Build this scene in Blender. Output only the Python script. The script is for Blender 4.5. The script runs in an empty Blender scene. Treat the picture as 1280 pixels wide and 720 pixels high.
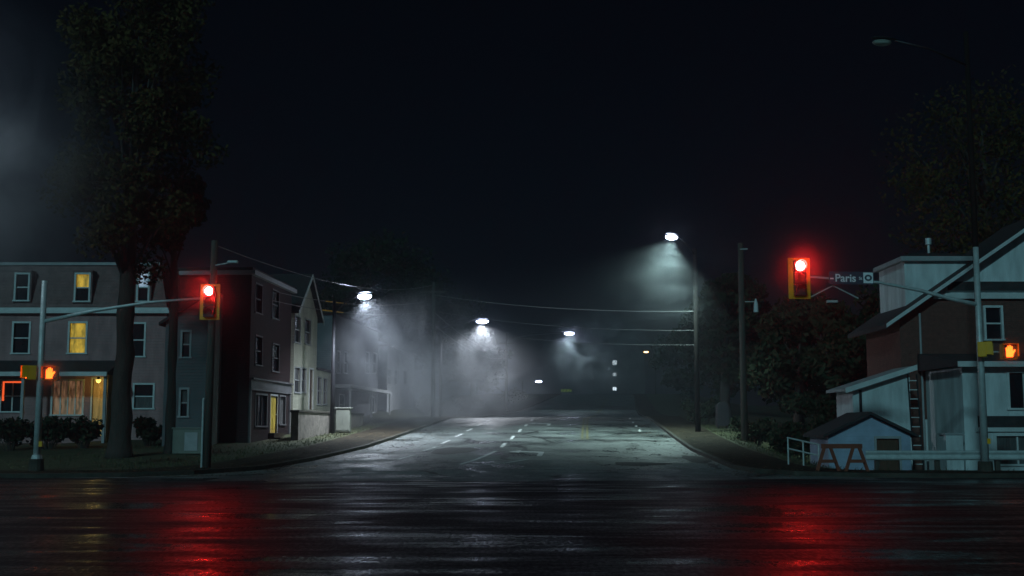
import bpy, math, random
import numpy as np
from mathutils import Vector, Matrix, Euler

scene = bpy.context.scene
C = scene.collection
R = math.radians
random.seed(7)

# ------------------------------------------------------------------ camera
FPX = 1500.0                       # focal length in pixels of the 1280 wide frame
PITCH = math.atan(173 / FPX)
CAM = Vector((0, 0, 1.5))
cam_data = bpy.data.cameras.new('camera')
cam_data.sensor_width = 36
cam_data.lens = 36 * FPX / 1280
cam_data.clip_start = 0.1
cam_data.clip_end = 3000
cam = bpy.data.objects.new('camera', cam_data)
cam.location = CAM
cam.rotation_euler = (R(90) + PITCH, 0, 0)
C.objects.link(cam)
scene.camera = cam

# ------------------------------------------------------------------ sky, added fill sun, exposure
SUN_EL, SUN_AZ = R(24), R(200)   # behind the camera, a little to the left
w = bpy.data.worlds.new('World')
scene.world = w
w.use_nodes = True
wn = w.node_tree
sky = wn.nodes.new('ShaderNodeTexSky')
sky.sky_type = 'NISHITA'
sky.sun_disc = False
sky.ozone_density = 8.0
sky.sun_elevation = SUN_EL
sky.sun_rotation = SUN_AZ
bg = wn.nodes['Background']
bg.inputs['Strength'].default_value = 0.0006
wn.links.new(sky.outputs[0], bg.inputs['Color'])
sd = bpy.data.lights.new('fill_sun', 'SUN')  # teal sun added in place of street lamps behind the camera
sd.energy = 0.62
sd.angle = R(3)
sd.color = (0.38, 0.88, 1.0)
so = bpy.data.objects.new('fill_sun', sd)
so.rotation_euler = Vector((math.sin(SUN_AZ) * math.cos(SUN_EL), math.cos(SUN_AZ) * math.cos(SUN_EL), math.sin(SUN_EL))).to_track_quat('Z', 'Y').to_euler()
C.objects.link(so)

vs = scene.view_settings
scene.display_settings.display_device = 'sRGB'
vs.view_transform = 'Standard'
vs.look = 'None'
vs.exposure = 0.0
vs.gamma = 1.0
cy = scene.cycles
cy.use_denoising = True
try:
    cy.denoiser = 'OPENIMAGEDENOISE'
except Exception:
    pass
cy.max_bounces = 4
cy.diffuse_bounces = 2
cy.glossy_bounces = 3
cy.transmission_bounces = 3
cy.volume_bounces = 0
cy.transparent_max_bounces = 6
cy.sample_clamp_indirect = 2.0
cy.use_light_tree = True
cy.volume_max_steps = 128

# ------------------------------------------------------------------ materials
MATS = {}

def nodes_of(m):
    m.use_nodes = True
    nt = m.node_tree
    return nt, nt.nodes['Principled BSDF']

def mat(name, col, rough=0.6, var=0.25, scale=3.0, metal=0.0, bump=0.0, bscale=20.0, stretch=(1, 1, 1), lines=0.0, line_gap=0.15, spec=0.4):
    """Procedural surface: base colour mottled by noise, optional fine relief, optional clapboard or course lines."""
    if name in MATS:
        return MATS[name]
    m = bpy.data.materials.new(name)
    nt, b = nodes_of(m)
    N, L = nt.nodes, nt.links
    tc = N.new('ShaderNodeTexCoord')
    mp = N.new('ShaderNodeMapping')
    mp.inputs['Scale'].default_value = stretch
    L.new(tc.outputs['Object'], mp.inputs['Vector'])
    n1 = N.new('ShaderNodeTexNoise')
    n1.inputs['Scale'].default_value = scale
    n1.inputs['Detail'].default_value = 6
    n1.inputs['Roughness'].default_value = 0.65
    L.new(mp.outputs[0], n1.inputs['Vector'])
    rmp = N.new('ShaderNodeValToRGB')
    lo = tuple(c * (1 - var) for c in col) + (1,)
    hi = tuple(min(1, c * (1 + var)) for c in col) + (1,)
    rmp.color_ramp.elements[0].position = 0.3
    rmp.color_ramp.elements[1].position = 0.7
    rmp.color_ramp.elements[0].color = lo
    rmp.color_ramp.elements[1].color = hi
    L.new(n1.outputs['Fac'], rmp.inputs[0])
    L.new(rmp.outputs[0], b.inputs['Base Color'])
    b.inputs['Roughness'].default_value = rough
    b.inputs['Metallic'].default_value = metal
    b.inputs['Specular IOR Level'].default_value = spec
    h = None
    if bump:
        n2 = N.new('ShaderNodeTexNoise')
        n2.inputs['Scale'].default_value = bscale
        n2.inputs['Detail'].default_value = 3
        L.new(mp.outputs[0], n2.inputs['Vector'])
        h = n2.outputs['Fac']
    if lines:
        sx = N.new('ShaderNodeSeparateXYZ')
        L.new(tc.outputs['Object'], sx.inputs[0])
        md = N.new('ShaderNodeMath'); md.operation = 'FRACT'
        dv = N.new('ShaderNodeMath'); dv.operation = 'DIVIDE'
        dv.inputs[1].default_value = line_gap
        L.new(sx.outputs['Z'], dv.inputs[0])
        L.new(dv.outputs[0], md.inputs[0])
        h2 = md.outputs[0]
        if h is not None:
            ad = N.new('ShaderNodeMath'); ad.operation = 'ADD'
            L.new(h, ad.inputs[0]); L.new(h2, ad.inputs[1])
            h = ad.outputs[0]
        else:
            h = h2
    if h is not None:
        bp = N.new('ShaderNodeBump')
        bp.inputs['Strength'].default_value = max(bump, min(1, lines * 2))
        bp.inputs['Distance'].default_value = 0.03
        L.new(h, bp.inputs['Height'])
        L.new(bp.outputs[0], b.inputs['Normal'])
    MATS[name] = m
    return m

def emit(name, col, strength, var=0.0, scale=(6, 6, 2)):
    if name in MATS:
        return MATS[name]
    m = bpy.data.materials.new(name)
    nt, b = nodes_of(m)
    N, L = nt.nodes, nt.links
    b.inputs['Base Color'].default_value = (*[min(1, c) * 0.5 for c in col], 1)
    b.inputs['Emission Color'].default_value = (*col, 1)
    b.inputs['Emission Strength'].default_value = strength
    if var:                                       # folds of a curtain
        tc = N.new('ShaderNodeTexCoord'); mp = N.new('ShaderNodeMapping')
        mp.inputs['Scale'].default_value = scale
        nz = N.new('ShaderNodeTexNoise'); nz.inputs['Scale'].default_value = 1.0
        nz.inputs['Detail'].default_value = 3
        mr = N.new('ShaderNodeMapRange')
        mr.inputs['From Min'].default_value = 0.35; mr.inputs['From Max'].default_value = 0.65
        mr.inputs['To Min'].default_value = strength * (1 - var); mr.inputs['To Max'].default_value = strength
        L.new(tc.outputs['Object'], mp.inputs[0]); L.new(mp.outputs[0], nz.inputs['Vector'])
        L.new(nz.outputs['Fac'], mr.inputs['Value']); L.new(mr.outputs[0], b.inputs['Emission Strength'])
    MATS[name] = m
    return m

def wet_asphalt(name, col, stretch, r0, r1, bump_strength, rut_scale, fine=45.0, cracks=False, spec=0.5, rut=0.05):
    """Wet asphalt: dark base, roughness that runs from damp to standing film, ruts and grain in the relief."""
    m = bpy.data.materials.new(name)
    nt, b = nodes_of(m)
    N, L = nt.nodes, nt.links
    tc = N.new('ShaderNodeTexCoord')
    mp = N.new('ShaderNodeMapping'); mp.inputs['Scale'].default_value = stretch
    L.new(tc.outputs['Object'], mp.inputs[0])
    big = N.new('ShaderNodeTexNoise'); big.inputs['Scale'].default_value = rut_scale
    big.inputs['Detail'].default_value = 5; big.inputs['Roughness'].default_value = 0.6
    big.inputs['Distortion'].default_value = 0.4
    L.new(mp.outputs[0], big.inputs['Vector'])
    pat = N.new('ShaderNodeTexNoise'); pat.inputs['Scale'].default_value = 0.35
    pat.inputs['Detail'].default_value = 6
    L.new(tc.outputs['Object'], pat.inputs['Vector'])
    mixf = N.new('ShaderNodeMath'); mixf.operation = 'ADD'
    L.new(big.outputs['Fac'], mixf.inputs[0]); L.new(pat.outputs['Fac'], mixf.inputs[1])
    mr = N.new('ShaderNodeMapRange')
    mr.inputs['From Min'].default_value = 0.82; mr.inputs['From Max'].default_value = 1.18
    mr.inputs['To Min'].default_value = r0; mr.inputs['To Max'].default_value = r1
    L.new(mixf.outputs[0], mr.inputs['Value']); L.new(mr.outputs[0], b.inputs['Roughness'])
    cr = N.new('ShaderNodeValToRGB')
    cr.color_ramp.elements[0].position = 0.35; cr.color_ramp.elements[1].position = 0.68
    cr.color_ramp.elements[0].color = (*[c * 0.45 for c in col], 1)
    cr.color_ramp.elements[1].color = (*[c * 1.7 for c in col], 1)
    L.new(pat.outputs['Fac'], cr.inputs[0])
    colout = cr.outputs[0]
    gm = N.new('ShaderNodeMapping'); gm.inputs['Scale'].default_value = (1.0, 0.3, 1.0)
    L.new(tc.outputs['Object'], gm.inputs[0])
    g = N.new('ShaderNodeTexNoise'); g.inputs['Scale'].default_value = fine
    g.inputs['Detail'].default_value = 4; g.inputs['Roughness'].default_value = 0.7
    L.new(gm.outputs[0], g.inputs['Vector'])
    ga = N.new('ShaderNodeMath'); ga.operation = 'MULTIPLY_ADD'; ga.inputs[1].default_value = 0.9; ga.inputs[2].default_value = -0.45
    L.new(g.outputs['Fac'], ga.inputs[0])
    rs = N.new('ShaderNodeMath'); rs.operation = 'ADD'; rs.use_clamp = True
    L.new(mr.outputs[0], rs.inputs[0]); L.new(ga.outputs[0], rs.inputs[1]); L.new(rs.outputs[0], b.inputs['Roughness'])
    b.inputs['Specular IOR Level'].default_value = spec
    wm = N.new('ShaderNodeMapping'); wm.inputs['Scale'].default_value = (0.35, 1.0, 1.0)
    L.new(tc.outputs['Object'], wm.inputs[0])
    wv2 = N.new('ShaderNodeTexNoise'); wv2.inputs['Scale'].default_value = fine * .6; wv2.inputs['Detail'].default_value = 3
    L.new(wm.outputs[0], wv2.inputs['Vector'])
    b1 = N.new('ShaderNodeBump'); b1.inputs['Strength'].default_value = bump_strength
    b1.inputs['Distance'].default_value = rut
    L.new(big.outputs['Fac'], b1.inputs['Height'])
    b2 = N.new('ShaderNodeBump'); b2.inputs['Strength'].default_value = 0.5
    b2.inputs['Distance'].default_value = 0.014
    L.new(wv2.outputs['Fac'], b2.inputs['Height'])
    L.new(b1.outputs[0], b2.inputs['Normal'])
    last = b2
    if cracks:
        v = N.new('ShaderNodeTexVoronoi'); v.feature = 'DISTANCE_TO_EDGE'
        v.inputs['Scale'].default_value = 0.33
        wv = N.new('ShaderNodeTexNoise'); wv.inputs['Scale'].default_value = 1.2
        mx = N.new('ShaderNodeMixRGB'); mx.inputs[0].default_value = 0.35
        L.new(tc.outputs['Object'], mx.inputs[1]); L.new(wv.outputs['Color'], mx.inputs[2])
        L.new(tc.outputs['Object'], wv.inputs['Vector'])
        L.new(mx.outputs[0], v.inputs['Vector'])
        lt = N.new('ShaderNodeMath'); lt.operation = 'LESS_THAN'; lt.inputs[1].default_value = 0.022
        L.new(v.outputs['Distance'], lt.inputs[0])
        mc = N.new('ShaderNodeMixRGB'); mc.inputs[2].default_value = (0.006, 0.006, 0.006, 1)
        L.new(lt.outputs[0], mc.inputs[0]); L.new(colout, mc.inputs[1])
        colout = mc.outputs[0]
    L.new(colout, b.inputs['Base Color'])
    L.new(last.outputs[0], b.inputs['Normal'])
    MATS[name] = m
    return m

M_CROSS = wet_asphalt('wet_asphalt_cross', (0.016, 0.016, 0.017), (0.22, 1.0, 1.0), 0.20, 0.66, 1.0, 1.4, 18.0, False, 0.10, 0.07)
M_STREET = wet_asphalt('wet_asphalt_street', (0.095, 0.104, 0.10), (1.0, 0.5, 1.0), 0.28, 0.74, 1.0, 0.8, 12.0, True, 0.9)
M_PATCH = mat('asphalt_patch', (0.028, 0.028, 0.029), 0.7, 0.4, 4, bump=0.3)
M_WALK = mat('damp_concrete', (0.034, 0.028, 0.019), 0.85, 0.5, 1.6, bump=0.6, bscale=30, spec=0.08)
M_KERB = mat('kerb_concrete', (0.06, 0.056, 0.046), 0.7, 0.5, 2.5, bump=0.6, spec=0.15)
M_GRASS = mat('grass_ground', (0.045, 0.050, 0.022), 0.9, 0.5, 1.6, bump=0.8, bscale=14)
M_PAINT = mat('worn_white_paint', (0.66, 0.67, 0.64), 0.5, 0.6, 5.0)
M_YPAINT = mat('worn_yellow_paint', (0.15, 0.13, 0.06), 0.5, 0.5, 5.0)
M_IRON = mat('cast_iron', (0.02, 0.02, 0.02), 0.55, 0.3, 9, metal=0.6, bump=0.4)
M_GREYSIDE = mat('grey_siding', (0.40, 0.23, 0.23), 0.75, 0.34, 1.1, lines=0.5, line_gap=0.14, stretch=(1.4, 1.4, .4))
M_SHINGLE = mat('grey_shingles', (0.22, 0.135, 0.13), 0.85, 0.3, 2.5, lines=0.6, line_gap=0.16, bump=0.3)
M_BLUEGREY = mat('bluegrey_siding', (0.15, 0.16, 0.17), 0.75, 0.18, 0.7, lines=0.5, line_gap=0.13)
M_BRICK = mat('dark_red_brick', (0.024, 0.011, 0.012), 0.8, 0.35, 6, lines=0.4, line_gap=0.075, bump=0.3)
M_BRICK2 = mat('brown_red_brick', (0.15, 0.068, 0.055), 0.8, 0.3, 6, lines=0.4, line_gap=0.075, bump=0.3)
M_WHITESIDE = mat('white_siding', (0.50, 0.49, 0.40), 0.65, 0.28, 1.0, lines=0.5, line_gap=0.15, stretch=(1.4, 1.4, .4))
M_STUCCO = mat('white_stucco', (0.60, 0.63, 0.64), 0.8, 0.30, 1.2, bump=0.3, bscale=25, stretch=(1.5, 1.5, .35))
M_BLUEWOOD = mat('pale_blue_boards', (0.36, 0.43, 0.56), 0.7, 0.25, 1.0, lines=0.4, line_gap=0.18)
M_TRIM = mat('white_trim', (0.60, 0.62, 0.62), 0.5, 0.12, 3)
M_TRIMD = mat('grey_trim', (0.34, 0.35, 0.36), 0.6, 0.15, 3)
M_CTRIM = mat('dark_grey_trim', (0.10, 0.10, 0.105), 0.6, 0.2, 3)  # even dark grey trim of the brick building
M_ROOF = mat('dark_roof', (0.035, 0.034, 0.036), 0.85, 0.4, 5, bump=0.4, bscale=18)
M_DARK = mat('dark_interior', (0.012, 0.012, 0.014), 0.9, 0.3, 2)
M_GLASS = mat('dark_glass', (0.012, 0.014, 0.018), 0.08, 0.4, 1.5)
M_BLIND = mat('glass_over_drawn_blind', (0.10, 0.10, 0.10), 0.12, 0.5, 2.5, stretch=(5, 5, .6))
M_YDOOR = mat('yellow_door_paint', (0.50, 0.36, 0.06), 0.5, 0.15, 3)
M_BROWN = mat('brown_wood', (0.09, 0.05, 0.03), 0.7, 0.3, 4, stretch=(6, 6, 0.7), bump=0.4)
M_POLEWOOD = mat('weathered_pole_wood', (0.075, 0.066, 0.056), 0.85, 0.35, 3, stretch=(8, 8, 0.5), bump=0.6, bscale=8)
M_GALV = mat('galvanised_steel', (0.52, 0.56, 0.56), 0.5, 0.2, 4, metal=0.25, bump=0.1)
M_DARKMET = mat('dark_metal', (0.035, 0.035, 0.04), 0.45, 0.3, 6, metal=0.5)
M_WIRE = mat('aluminium_cable', (0.20, 0.20, 0.20), 0.3, 0.2, 4)
M_YELLOW = mat('signal_yellow_paint', (0.85, 0.42, 0.012), 0.4, 0.12, 4)
M_LENSOFF_A = mat('unlit_amber_lens', (0.10, 0.05, 0.02), 0.15, 0.2, 8)
M_LENSOFF_G = mat('unlit_green_lens', (0.02, 0.06, 0.06), 0.15, 0.2, 8)
M_BLACK = mat('black_plastic', (0.02, 0.02, 0.022), 0.5, 0.2, 6)
M_SIGN = mat('sign_blue', (0.03, 0.055, 0.085), 0.45, 0.12, 3)
M_SIGNW = mat('sign_white', (0.85, 0.88, 0.9), 0.4, 0.06, 3)
M_ORANGE = mat('faded_orange_paint', (0.20, 0.055, 0.03), 0.75, 0.25, 5)
M_BARK = mat('bark', (0.045, 0.038, 0.032), 0.9, 0.35, 3, stretch=(5, 5, 0.8), bump=0.9, bscale=6)
M_LEAF = mat('leaf_olive', (0.060, 0.046, 0.016), 0.9, 0.5, 0.9, spec=0.05)
M_LEAFD = mat('leaf_dark', (0.026, 0.036, 0.020), 0.9, 0.5, 0.9, spec=0.05)
M_LEAFY = mat('leaf_yellowing', (0.05, 0.036, 0.011), 0.9, 0.5, 0.9, spec=0.05)
M_STONE = mat('rubble_stone', (0.17, 0.15, 0.13), 0.85, 0.4, 3, bump=0.8, bscale=5)
M_PALEBOX = mat('pale_cabinet_paint', (0.17, 0.18, 0.15), 0.5, 0.15, 2)
M_LENSPALE = mat('unlit_lamp_glass', (0.45, 0.50, 0.45), 0.25, 0.1, 5)
M_RED = emit('lit_red_lens', (1.0, 0.020, 0.016), 300)
M_HAND = emit('lit_orange_hand', (1.0, 0.10, 0.010), 7)
M_LED = emit('lit_lamp_glass', (0.66, 0.76, 1.0), 45)
M_LEDFAR = emit('lit_lamp_glass_far', (0.62, 0.70, 1.0), 40)
M_AMBER = emit('lit_amber_glass', (1.0, 0.62, 0.28), 12)
M_WYEL = emit('lit_curtain_yellow', (1.0, 0.62, 0.06), 0.55, 0.75)
M_WYEL2 = emit('lit_curtain_dim', (0.9, 0.55, 0.16), 0.16, 0.8, (9, 9, 1))
M_WBLUE = emit('lit_curtain_blue', (0.62, 0.80, 1.0), 0.5, 0.9, (5, 5, 5))
M_WPINK = emit('lit_shop_interior', (0.95, 0.50, 0.28), 0.16, 0.97, (9, 9, 2.5))
M_NEON = emit('red_neon', (1.0, 0.12, 0.03), 1.0)
M_PORCH = emit('porch_bulb', (1.0, 0.70, 0.18), 1.5)
M_FARWIN = emit('far_lit_window', (0.75, 0.90, 1.0), 3.0)

# ------------------------------------------------------------------ mesh helpers
class MB:
    def __init__(self):
        self.v, self.f = [], []
    def add(self, vs, fs):
        o = len(self.v)
        self.v += [tuple(x) for x in vs]
        self.f += [tuple(i + o for i in q) for q in fs]
        return self
    def box(self, c, s, M=None):
        hx, hy, hz = s[0] / 2, s[1] / 2, s[2] / 2
        vs = [Vector((x * hx, y * hy, z * hz)) for x in (-1, 1) for y in (-1, 1) for z in (-1, 1)]
        c = Vector(c)
        vs = [((M @ p) if M else p) + c for p in vs]
        return self.add(vs, [(0, 1, 3, 2), (4, 6, 7, 5), (0, 4, 5, 1), (2, 3, 7, 6), (0, 2, 6, 4), (1, 5, 7, 3)])
    def prism(self, poly, ext):
        n = len(poly); e = Vector(ext)
        vs = [Vector(p) for p in poly] + [Vector(p) + e for p in poly]
        fs = [tuple(range(n))[::-1], tuple(range(n, 2 * n))] + [(i, (i + 1) % n, n + (i + 1) % n, n + i) for i in range(n)]
        return self.add(vs, fs)
    def tube(self, pts, rad, n=10, caps=True):
        pts = [Vector(p) for p in pts]
        if not hasattr(rad, '__len__'):
            rad = [rad] * len(pts)
        vs, fs = [], []
        d0 = (pts[1] - pts[0]).normalized()
        side = d0.cross(Vector((0, 0, 1)))
        if side.length < 0.05:
            side = d0.cross(Vector((1, 0, 0)))
        side.normalize()
        for i, p in enumerate(pts):
            d = (pts[min(i + 1, len(pts) - 1)] - pts[max(i - 1, 0)]).normalized()
            side = (side - d * side.dot(d)).normalized()
            up = d.cross(side)
            for k in range(n):
                a = 2 * math.pi * k / n
                vs.append(p + (side * math.cos(a) + up * math.sin(a)) * rad[i])
        for i in range(len(pts) - 1):
            for k in range(n):
                fs.append((i * n + k, i * n + (k + 1) % n, (i + 1) * n + (k + 1) % n, (i + 1) * n + k))
        if caps:
            fs.append(tuple(range(n))[::-1])
            fs.append(tuple(range((len(pts) - 1) * n, len(pts) * n)))
        return self.add(vs, fs)
    def dome(self, c, ax, ay, az, flip=-1, n=16, rings=5):
        """half ellipsoid: the bowl of a lamp"""
        c = Vector(c); vs, fs = [], []
        for i in range(rings):
            t = (math.pi / 2) * i / rings
            for k in range(n):
                a = 2 * math.pi * k / n
                vs.append(c + Vector((ax * math.cos(t) * math.cos(a), ay * math.cos(t) * math.sin(a), flip * az * math.sin(t))))
        vs.append(c + Vector((0, 0, flip * az)))
        for i in range(rings - 1):
            for k in range(n):
                fs.append((i * n + k, i * n + (k + 1) % n, (i + 1) * n + (k + 1) % n, (i + 1) * n + k))
        for k in range(n):
            fs.append(((rings - 1) * n + k, (rings - 1) * n + (k + 1) % n, rings * n))
        fs.append(tuple(range(n)))
        return self.add(vs, fs)
    def build(self, name, material, parent=None, smooth=False, bevel=0.0):
        me = bpy.data.meshes.new(name)
        org = Vector((0, 0, 0))
        if parent is not None:
            org = wloc(parent)
        me.from_pydata([tuple(Vector(p) - org) for p in self.v], [], self.f)
        me.update()
        me.materials.append(material)
        if smooth:
            me.polygons.foreach_set('use_smooth', [True] * len(me.polygons))
        o = bpy.data.objects.new(name, me)
        C.objects.link(o)
        if parent is not None:
            o.parent = parent
        if bevel:
            md = o.modifiers.new('bevel', 'BEVEL'); md.width = bevel; md.segments = 2; md.limit_method = 'ANGLE'
        return o

def wloc(o):
    v = Vector(o.location)
    while o.parent is not None:
        o = o.parent
        v = v + Vector(o.location)
    return v

def tag(o, label=None, cat=None, group=None, kind=None):
    if label: o['label'] = label
    if cat: o['category'] = cat
    if group: o['group'] = group
    if kind: o['kind'] = kind
    return o

def thing(name, label, cat, loc, group=None):
    o = bpy.data.objects.new(name, None)
    o.empty_display_size = 0.3
    o.location = loc
    C.objects.link(o)
    return tag(o, label, cat, group)

# ------------------------------------------------------------------ surveying: a direction seen from the camera, at a chosen real distance
def ray(px, py):
    u, v = (px - 640) / FPX, (360 - py) / FPX
    return Vector((u, math.cos(PITCH) - v * math.sin(PITCH), math.sin(PITCH) + v * math.cos(PITCH)))

def P(px, py, Y):
    d = ray(px, py)
    return CAM + d * (Y / d.y)

# ------------------------------------------------------------------ terrain
def interp(x, xs, ys):
    return float(np.interp(x, xs, ys))

ZY = [-100, 35.5, 40, 47, 55.5, 70, 84, 100, 120, 139, 165, 195, 215, 228, 245, 280, 340, 600]
ZZ = [0, 0, 0.05, 0.32, 0.70, 1.40, 2.06, 2.22, 2.62, 3.30, 4.55, 6.05, 7.1, 7.5, 7.35, 6.2, 4.0, 2.0]
def zr(y):
    return interp(y, ZY, ZZ)

KL = [(-380, 35.5), (-60, 35.5), (-14, 35.5), (-11.6, 36.0), (-9.8, 37.4), (-8.3, 40.5), (-7.4, 44.5), (-6.35, 52), (-5.75, 60), (-5.1, 70), (-4.3, 82),
      (-2.7, 98), (-0.8, 118), (1.2, 139), (3.6, 165), (6.5, 195), (9.6, 228), (12, 260), (13, 300)]
KR = [(380, 35.5), (60, 35.5), (13, 35.5), (10.2, 35.9), (8.6, 37.0), (7.7, 38.8), (7.4, 41), (7.5, 51), (8.0, 60), (8.6, 70), (9.5, 84),
      (10.8, 98), (12.4, 118), (14.3, 139), (16.8, 165), (19.8, 195), (22.9, 228), (25.5, 260), (26.5, 300)]

def sstep(a, b, x):
    t = min(1, max(0, (x - a) / (b - a)))
    return t * t * (3 - 2 * t)

def xl(y): return interp(y, [p[1] for p in KL[2:]], [p[0] for p in KL[2:]])
def xr(y): return interp(y, [p[1] for p in KR[2:]], [p[0] for p in KR[2:]])

def gz(x, y):
    """height of the land (the carriageway's own profile, falling away behind the guard rail on the right)"""
    z = zr(y)
    if y < 35.5:
        return 0.0
    a, b = xl(y), xr(y)
    if x < a:
        d = a - x
        z = z * (1 - 0.45 * sstep(8, 22, d)) + (0.9 * sstep(3.2, 9, d) * sstep(84, 100, y) * (1 - sstep(180, 220, y)))
    elif x > b:
        d = x - b
        z = z * (1 - 0.3 * sstep(8, 22, d)) - 1.3 * sstep(3.0, 5.0, d) * sstep(38.3, 41, y) * (1 - sstep(58, 68, y))
    return z

def ground_at(px, py, lo=34.0, hi=260.0):
    last = lo
    y = lo
    while y < hi:
        p = P(px, py, y)
        if p.z < gz(p.x, p.y):
            break
        y += 0.25
    return P(px, py, y)

def offset_curve(K, d, sgn):
    out = []
    for i, p in enumerate(K):
        a = Vector((*K[max(i - 1, 0)], 0)); b = Vector((*K[min(i + 1, len(K) - 1)], 0))
        t = (b - a).normalized()
        n = Vector((-t.y, t.x, 0)) * sgn
        out.append((p[0] + n.x * d, p[1] + n.y * d))
    return out

def refine(K, step=2.5):
    out = [K[0]]
    for a, b in zip(K, K[1:]):
        L_ = math.hypot(b[0] - a[0], b[1] - a[1])
        n = max(1, int(L_ / step)) if L_ < 80 else 6
        for i in range(1, n + 1):
            out.append((a[0] + (b[0] - a[0]) * i / n, a[1] + (b[1] - a[1]) * i / n))
    return out

# carriageways
mb = MB()
xs = [-380, -120, -60, -30, -14, -7, 0, 7, 13, 30, 60, 120, 380]
ys = [-60, -20, 0, 10, 20, 30, 35.5]
vs_ = [(x, y, 0) for y in ys for x in xs]
n = len(xs)
mb.add(vs_, [(j * n + i, j * n + i + 1, (j + 1) * n + i + 1, (j + 1) * n + i) for j in range(len(ys) - 1) for i in range(n - 1)])
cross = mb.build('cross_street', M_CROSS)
tag(cross, 'dark wet asphalt of the crossing street in the foreground', kind='structure')

mb = MB()
rows = [35.5, 35.7, 36, 36.5, 37, 37.4, 38, 38.8, 39.6, 40.5] + [42 + 1.5 * i for i in range(124)] + [240, 260, 280, 300]
NU = 14
for y in rows:
    a, b = xl(y), xr(y)
    for i in range(NU + 1):
        u = i / NU
        mb.v.append((a + (b - a) * u, y, zr(y) + 0.06 * (1 - (2 * u - 1) ** 2) * sstep(36, 42, y)))
mb.f = [(j * (NU + 1) + i, j * (NU + 1) + i + 1, (j + 1) * (NU + 1) + i + 1, (j + 1) * (NU + 1) + i) for j in range(len(rows) - 1) for i in range(NU)]
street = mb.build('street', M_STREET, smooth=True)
tag(street, 'wet cracked asphalt of the street climbing to a crest', kind='structure')

def road_pt(u, y, lift=0.006):
    a, b = xl(y), xr(y)
    return Vector((a + (b - a) * u, y, zr(y) + 0.06 * (1 - (2 * u - 1) ** 2) * sstep(36, 42, y) + lift))

def stripe(name, u0, y0, u1, y1, wd, material=M_PAINT, n=6):
    mb = MB()
    for i in range(n + 1):
        t = i / n
        y = y0 + (y1 - y0) * t
        c = road_pt(u0 + (u1 - u0) * t, y)
        for s in (-1, 1):
            q = c + Vector((s * wd / 2, 0, 0))
            mb.v.append(q)
    mb.f = [(2 * i, 2 * i + 1, 2 * i + 3, 2 * i + 2) for i in range(n)]
    return mb.build(name, material, street)

# lane markings (flat paint on the carriageway)
stripe('lane_line', 0.40, 42.0, 0.425, 49.5, 0.16)
for y in (52, 58, 64.5, 71, 78, 86, 95, 105):
    stripe('lane_dash', 0.424, y, 0.42, y + 3.0, 0.16)
for y in (45, 50, 55, 60.5, 66, 72, 78, 85):
    stripe('lane_dash', 0.21, y, 0.215, y + 2.6, 0.14)
for s in (0, 1):
    stripe('centre_line', 0.672 + s * 0.018, 58, 0.675 + s * 0.018, 190, 0.11, M_YPAINT, 40)
for y in (66, 71, 76, 82):
    stripe('lane_dash', 0.90, y, 0.905, y + 2.0, 0.14)
def curve_mark(pts, wd):
    mb = MB()
    for i, (u, y) in enumerate(pts):
        p = road_pt(u, y); q = road_pt(*pts[min(i + 1, len(pts) - 1)]); r_ = road_pt(*pts[max(i - 1, 0)])
        t = (q - r_).normalized(); nn = Vector((-t.y, t.x, 0)).normalized() * wd / 2
        mb.v += [p + nn, p - nn]
    mb.f = [(2 * i, 2 * i + 1, 2 * i + 3, 2 * i + 2) for i in range(len(pts) - 1)]
    return mb.build('turn_guide_line', M_PAINT, street)
curve_mark([(0.43, 41.2), (0.46, 41.9), (0.50, 42.9), (0.535, 44.6)], 0.16)
def arrow_mark(u, y):
    mb = MB()
    for poly in ([(-0.10, 0), (0.10, 0), (0.10, 1.9), (-0.10, 1.9)], [(0.1, 1.9), (-0.9, 2.5), (-0.9, 2.0), (-1.4, 2.8), (-0.9, 3.5), (-0.9, 3.05), (0.1, 2.6)]):
        o = len(mb.v)
        for (x, yy) in poly:
            c = road_pt(u, y + yy)
            mb.v.append((c.x + x, c.y, c.z))
        mb.f.append(tuple(range(o, o + len(poly))))
    return mb.build('turn_arrow', M_PAINT, street)
arrow_mark(0.56, 46.5); arrow_mark(0.52, 72)
def disc_mark(name, u, y, rx, ry, material, lift=0.006):
    mb = MB()
    for k in range(24):
        a = 2 * math.pi * k / 24
        j = 1 + 0.10 * math.sin(3 * a + 1) + 0.06 * math.sin(7 * a) if name == 'asphalt_patch' else 1
        c = road_pt(u, y + ry * j * math.sin(a), lift)
        mb.v.append((c.x + rx * j * math.cos(a), c.y, c.z))
    mb.f = [tuple(range(24))]
    return mb.build(name, material, street)
disc_mark('asphalt_patch', 0.80, 42.6, 1.15, 0.9, M_PATCH)
disc_mark('asphalt_patch', 0.965, 45.5, 0.5, 2.2, M_PATCH)
disc_mark('asphalt_patch', 0.30, 50.0, 0.9, 2.2, M_PATCH)
disc_mark('manhole_cover', 0.492, 48.2, 0.33, 0.33, M_IRON)
disc_mark('manhole_cover', 0.78, 57.0, 0.33, 0.33, M_IRON)

mb = MB()                                     # lighter strip where the two streets meet, painting in the lamp's sheen
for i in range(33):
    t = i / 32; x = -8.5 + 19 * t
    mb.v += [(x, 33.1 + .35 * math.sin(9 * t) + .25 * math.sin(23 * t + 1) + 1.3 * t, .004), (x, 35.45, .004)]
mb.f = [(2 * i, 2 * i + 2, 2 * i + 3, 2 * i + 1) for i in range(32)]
mb.build('lamp_sheen_strip', M_STREET, cross)

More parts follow.
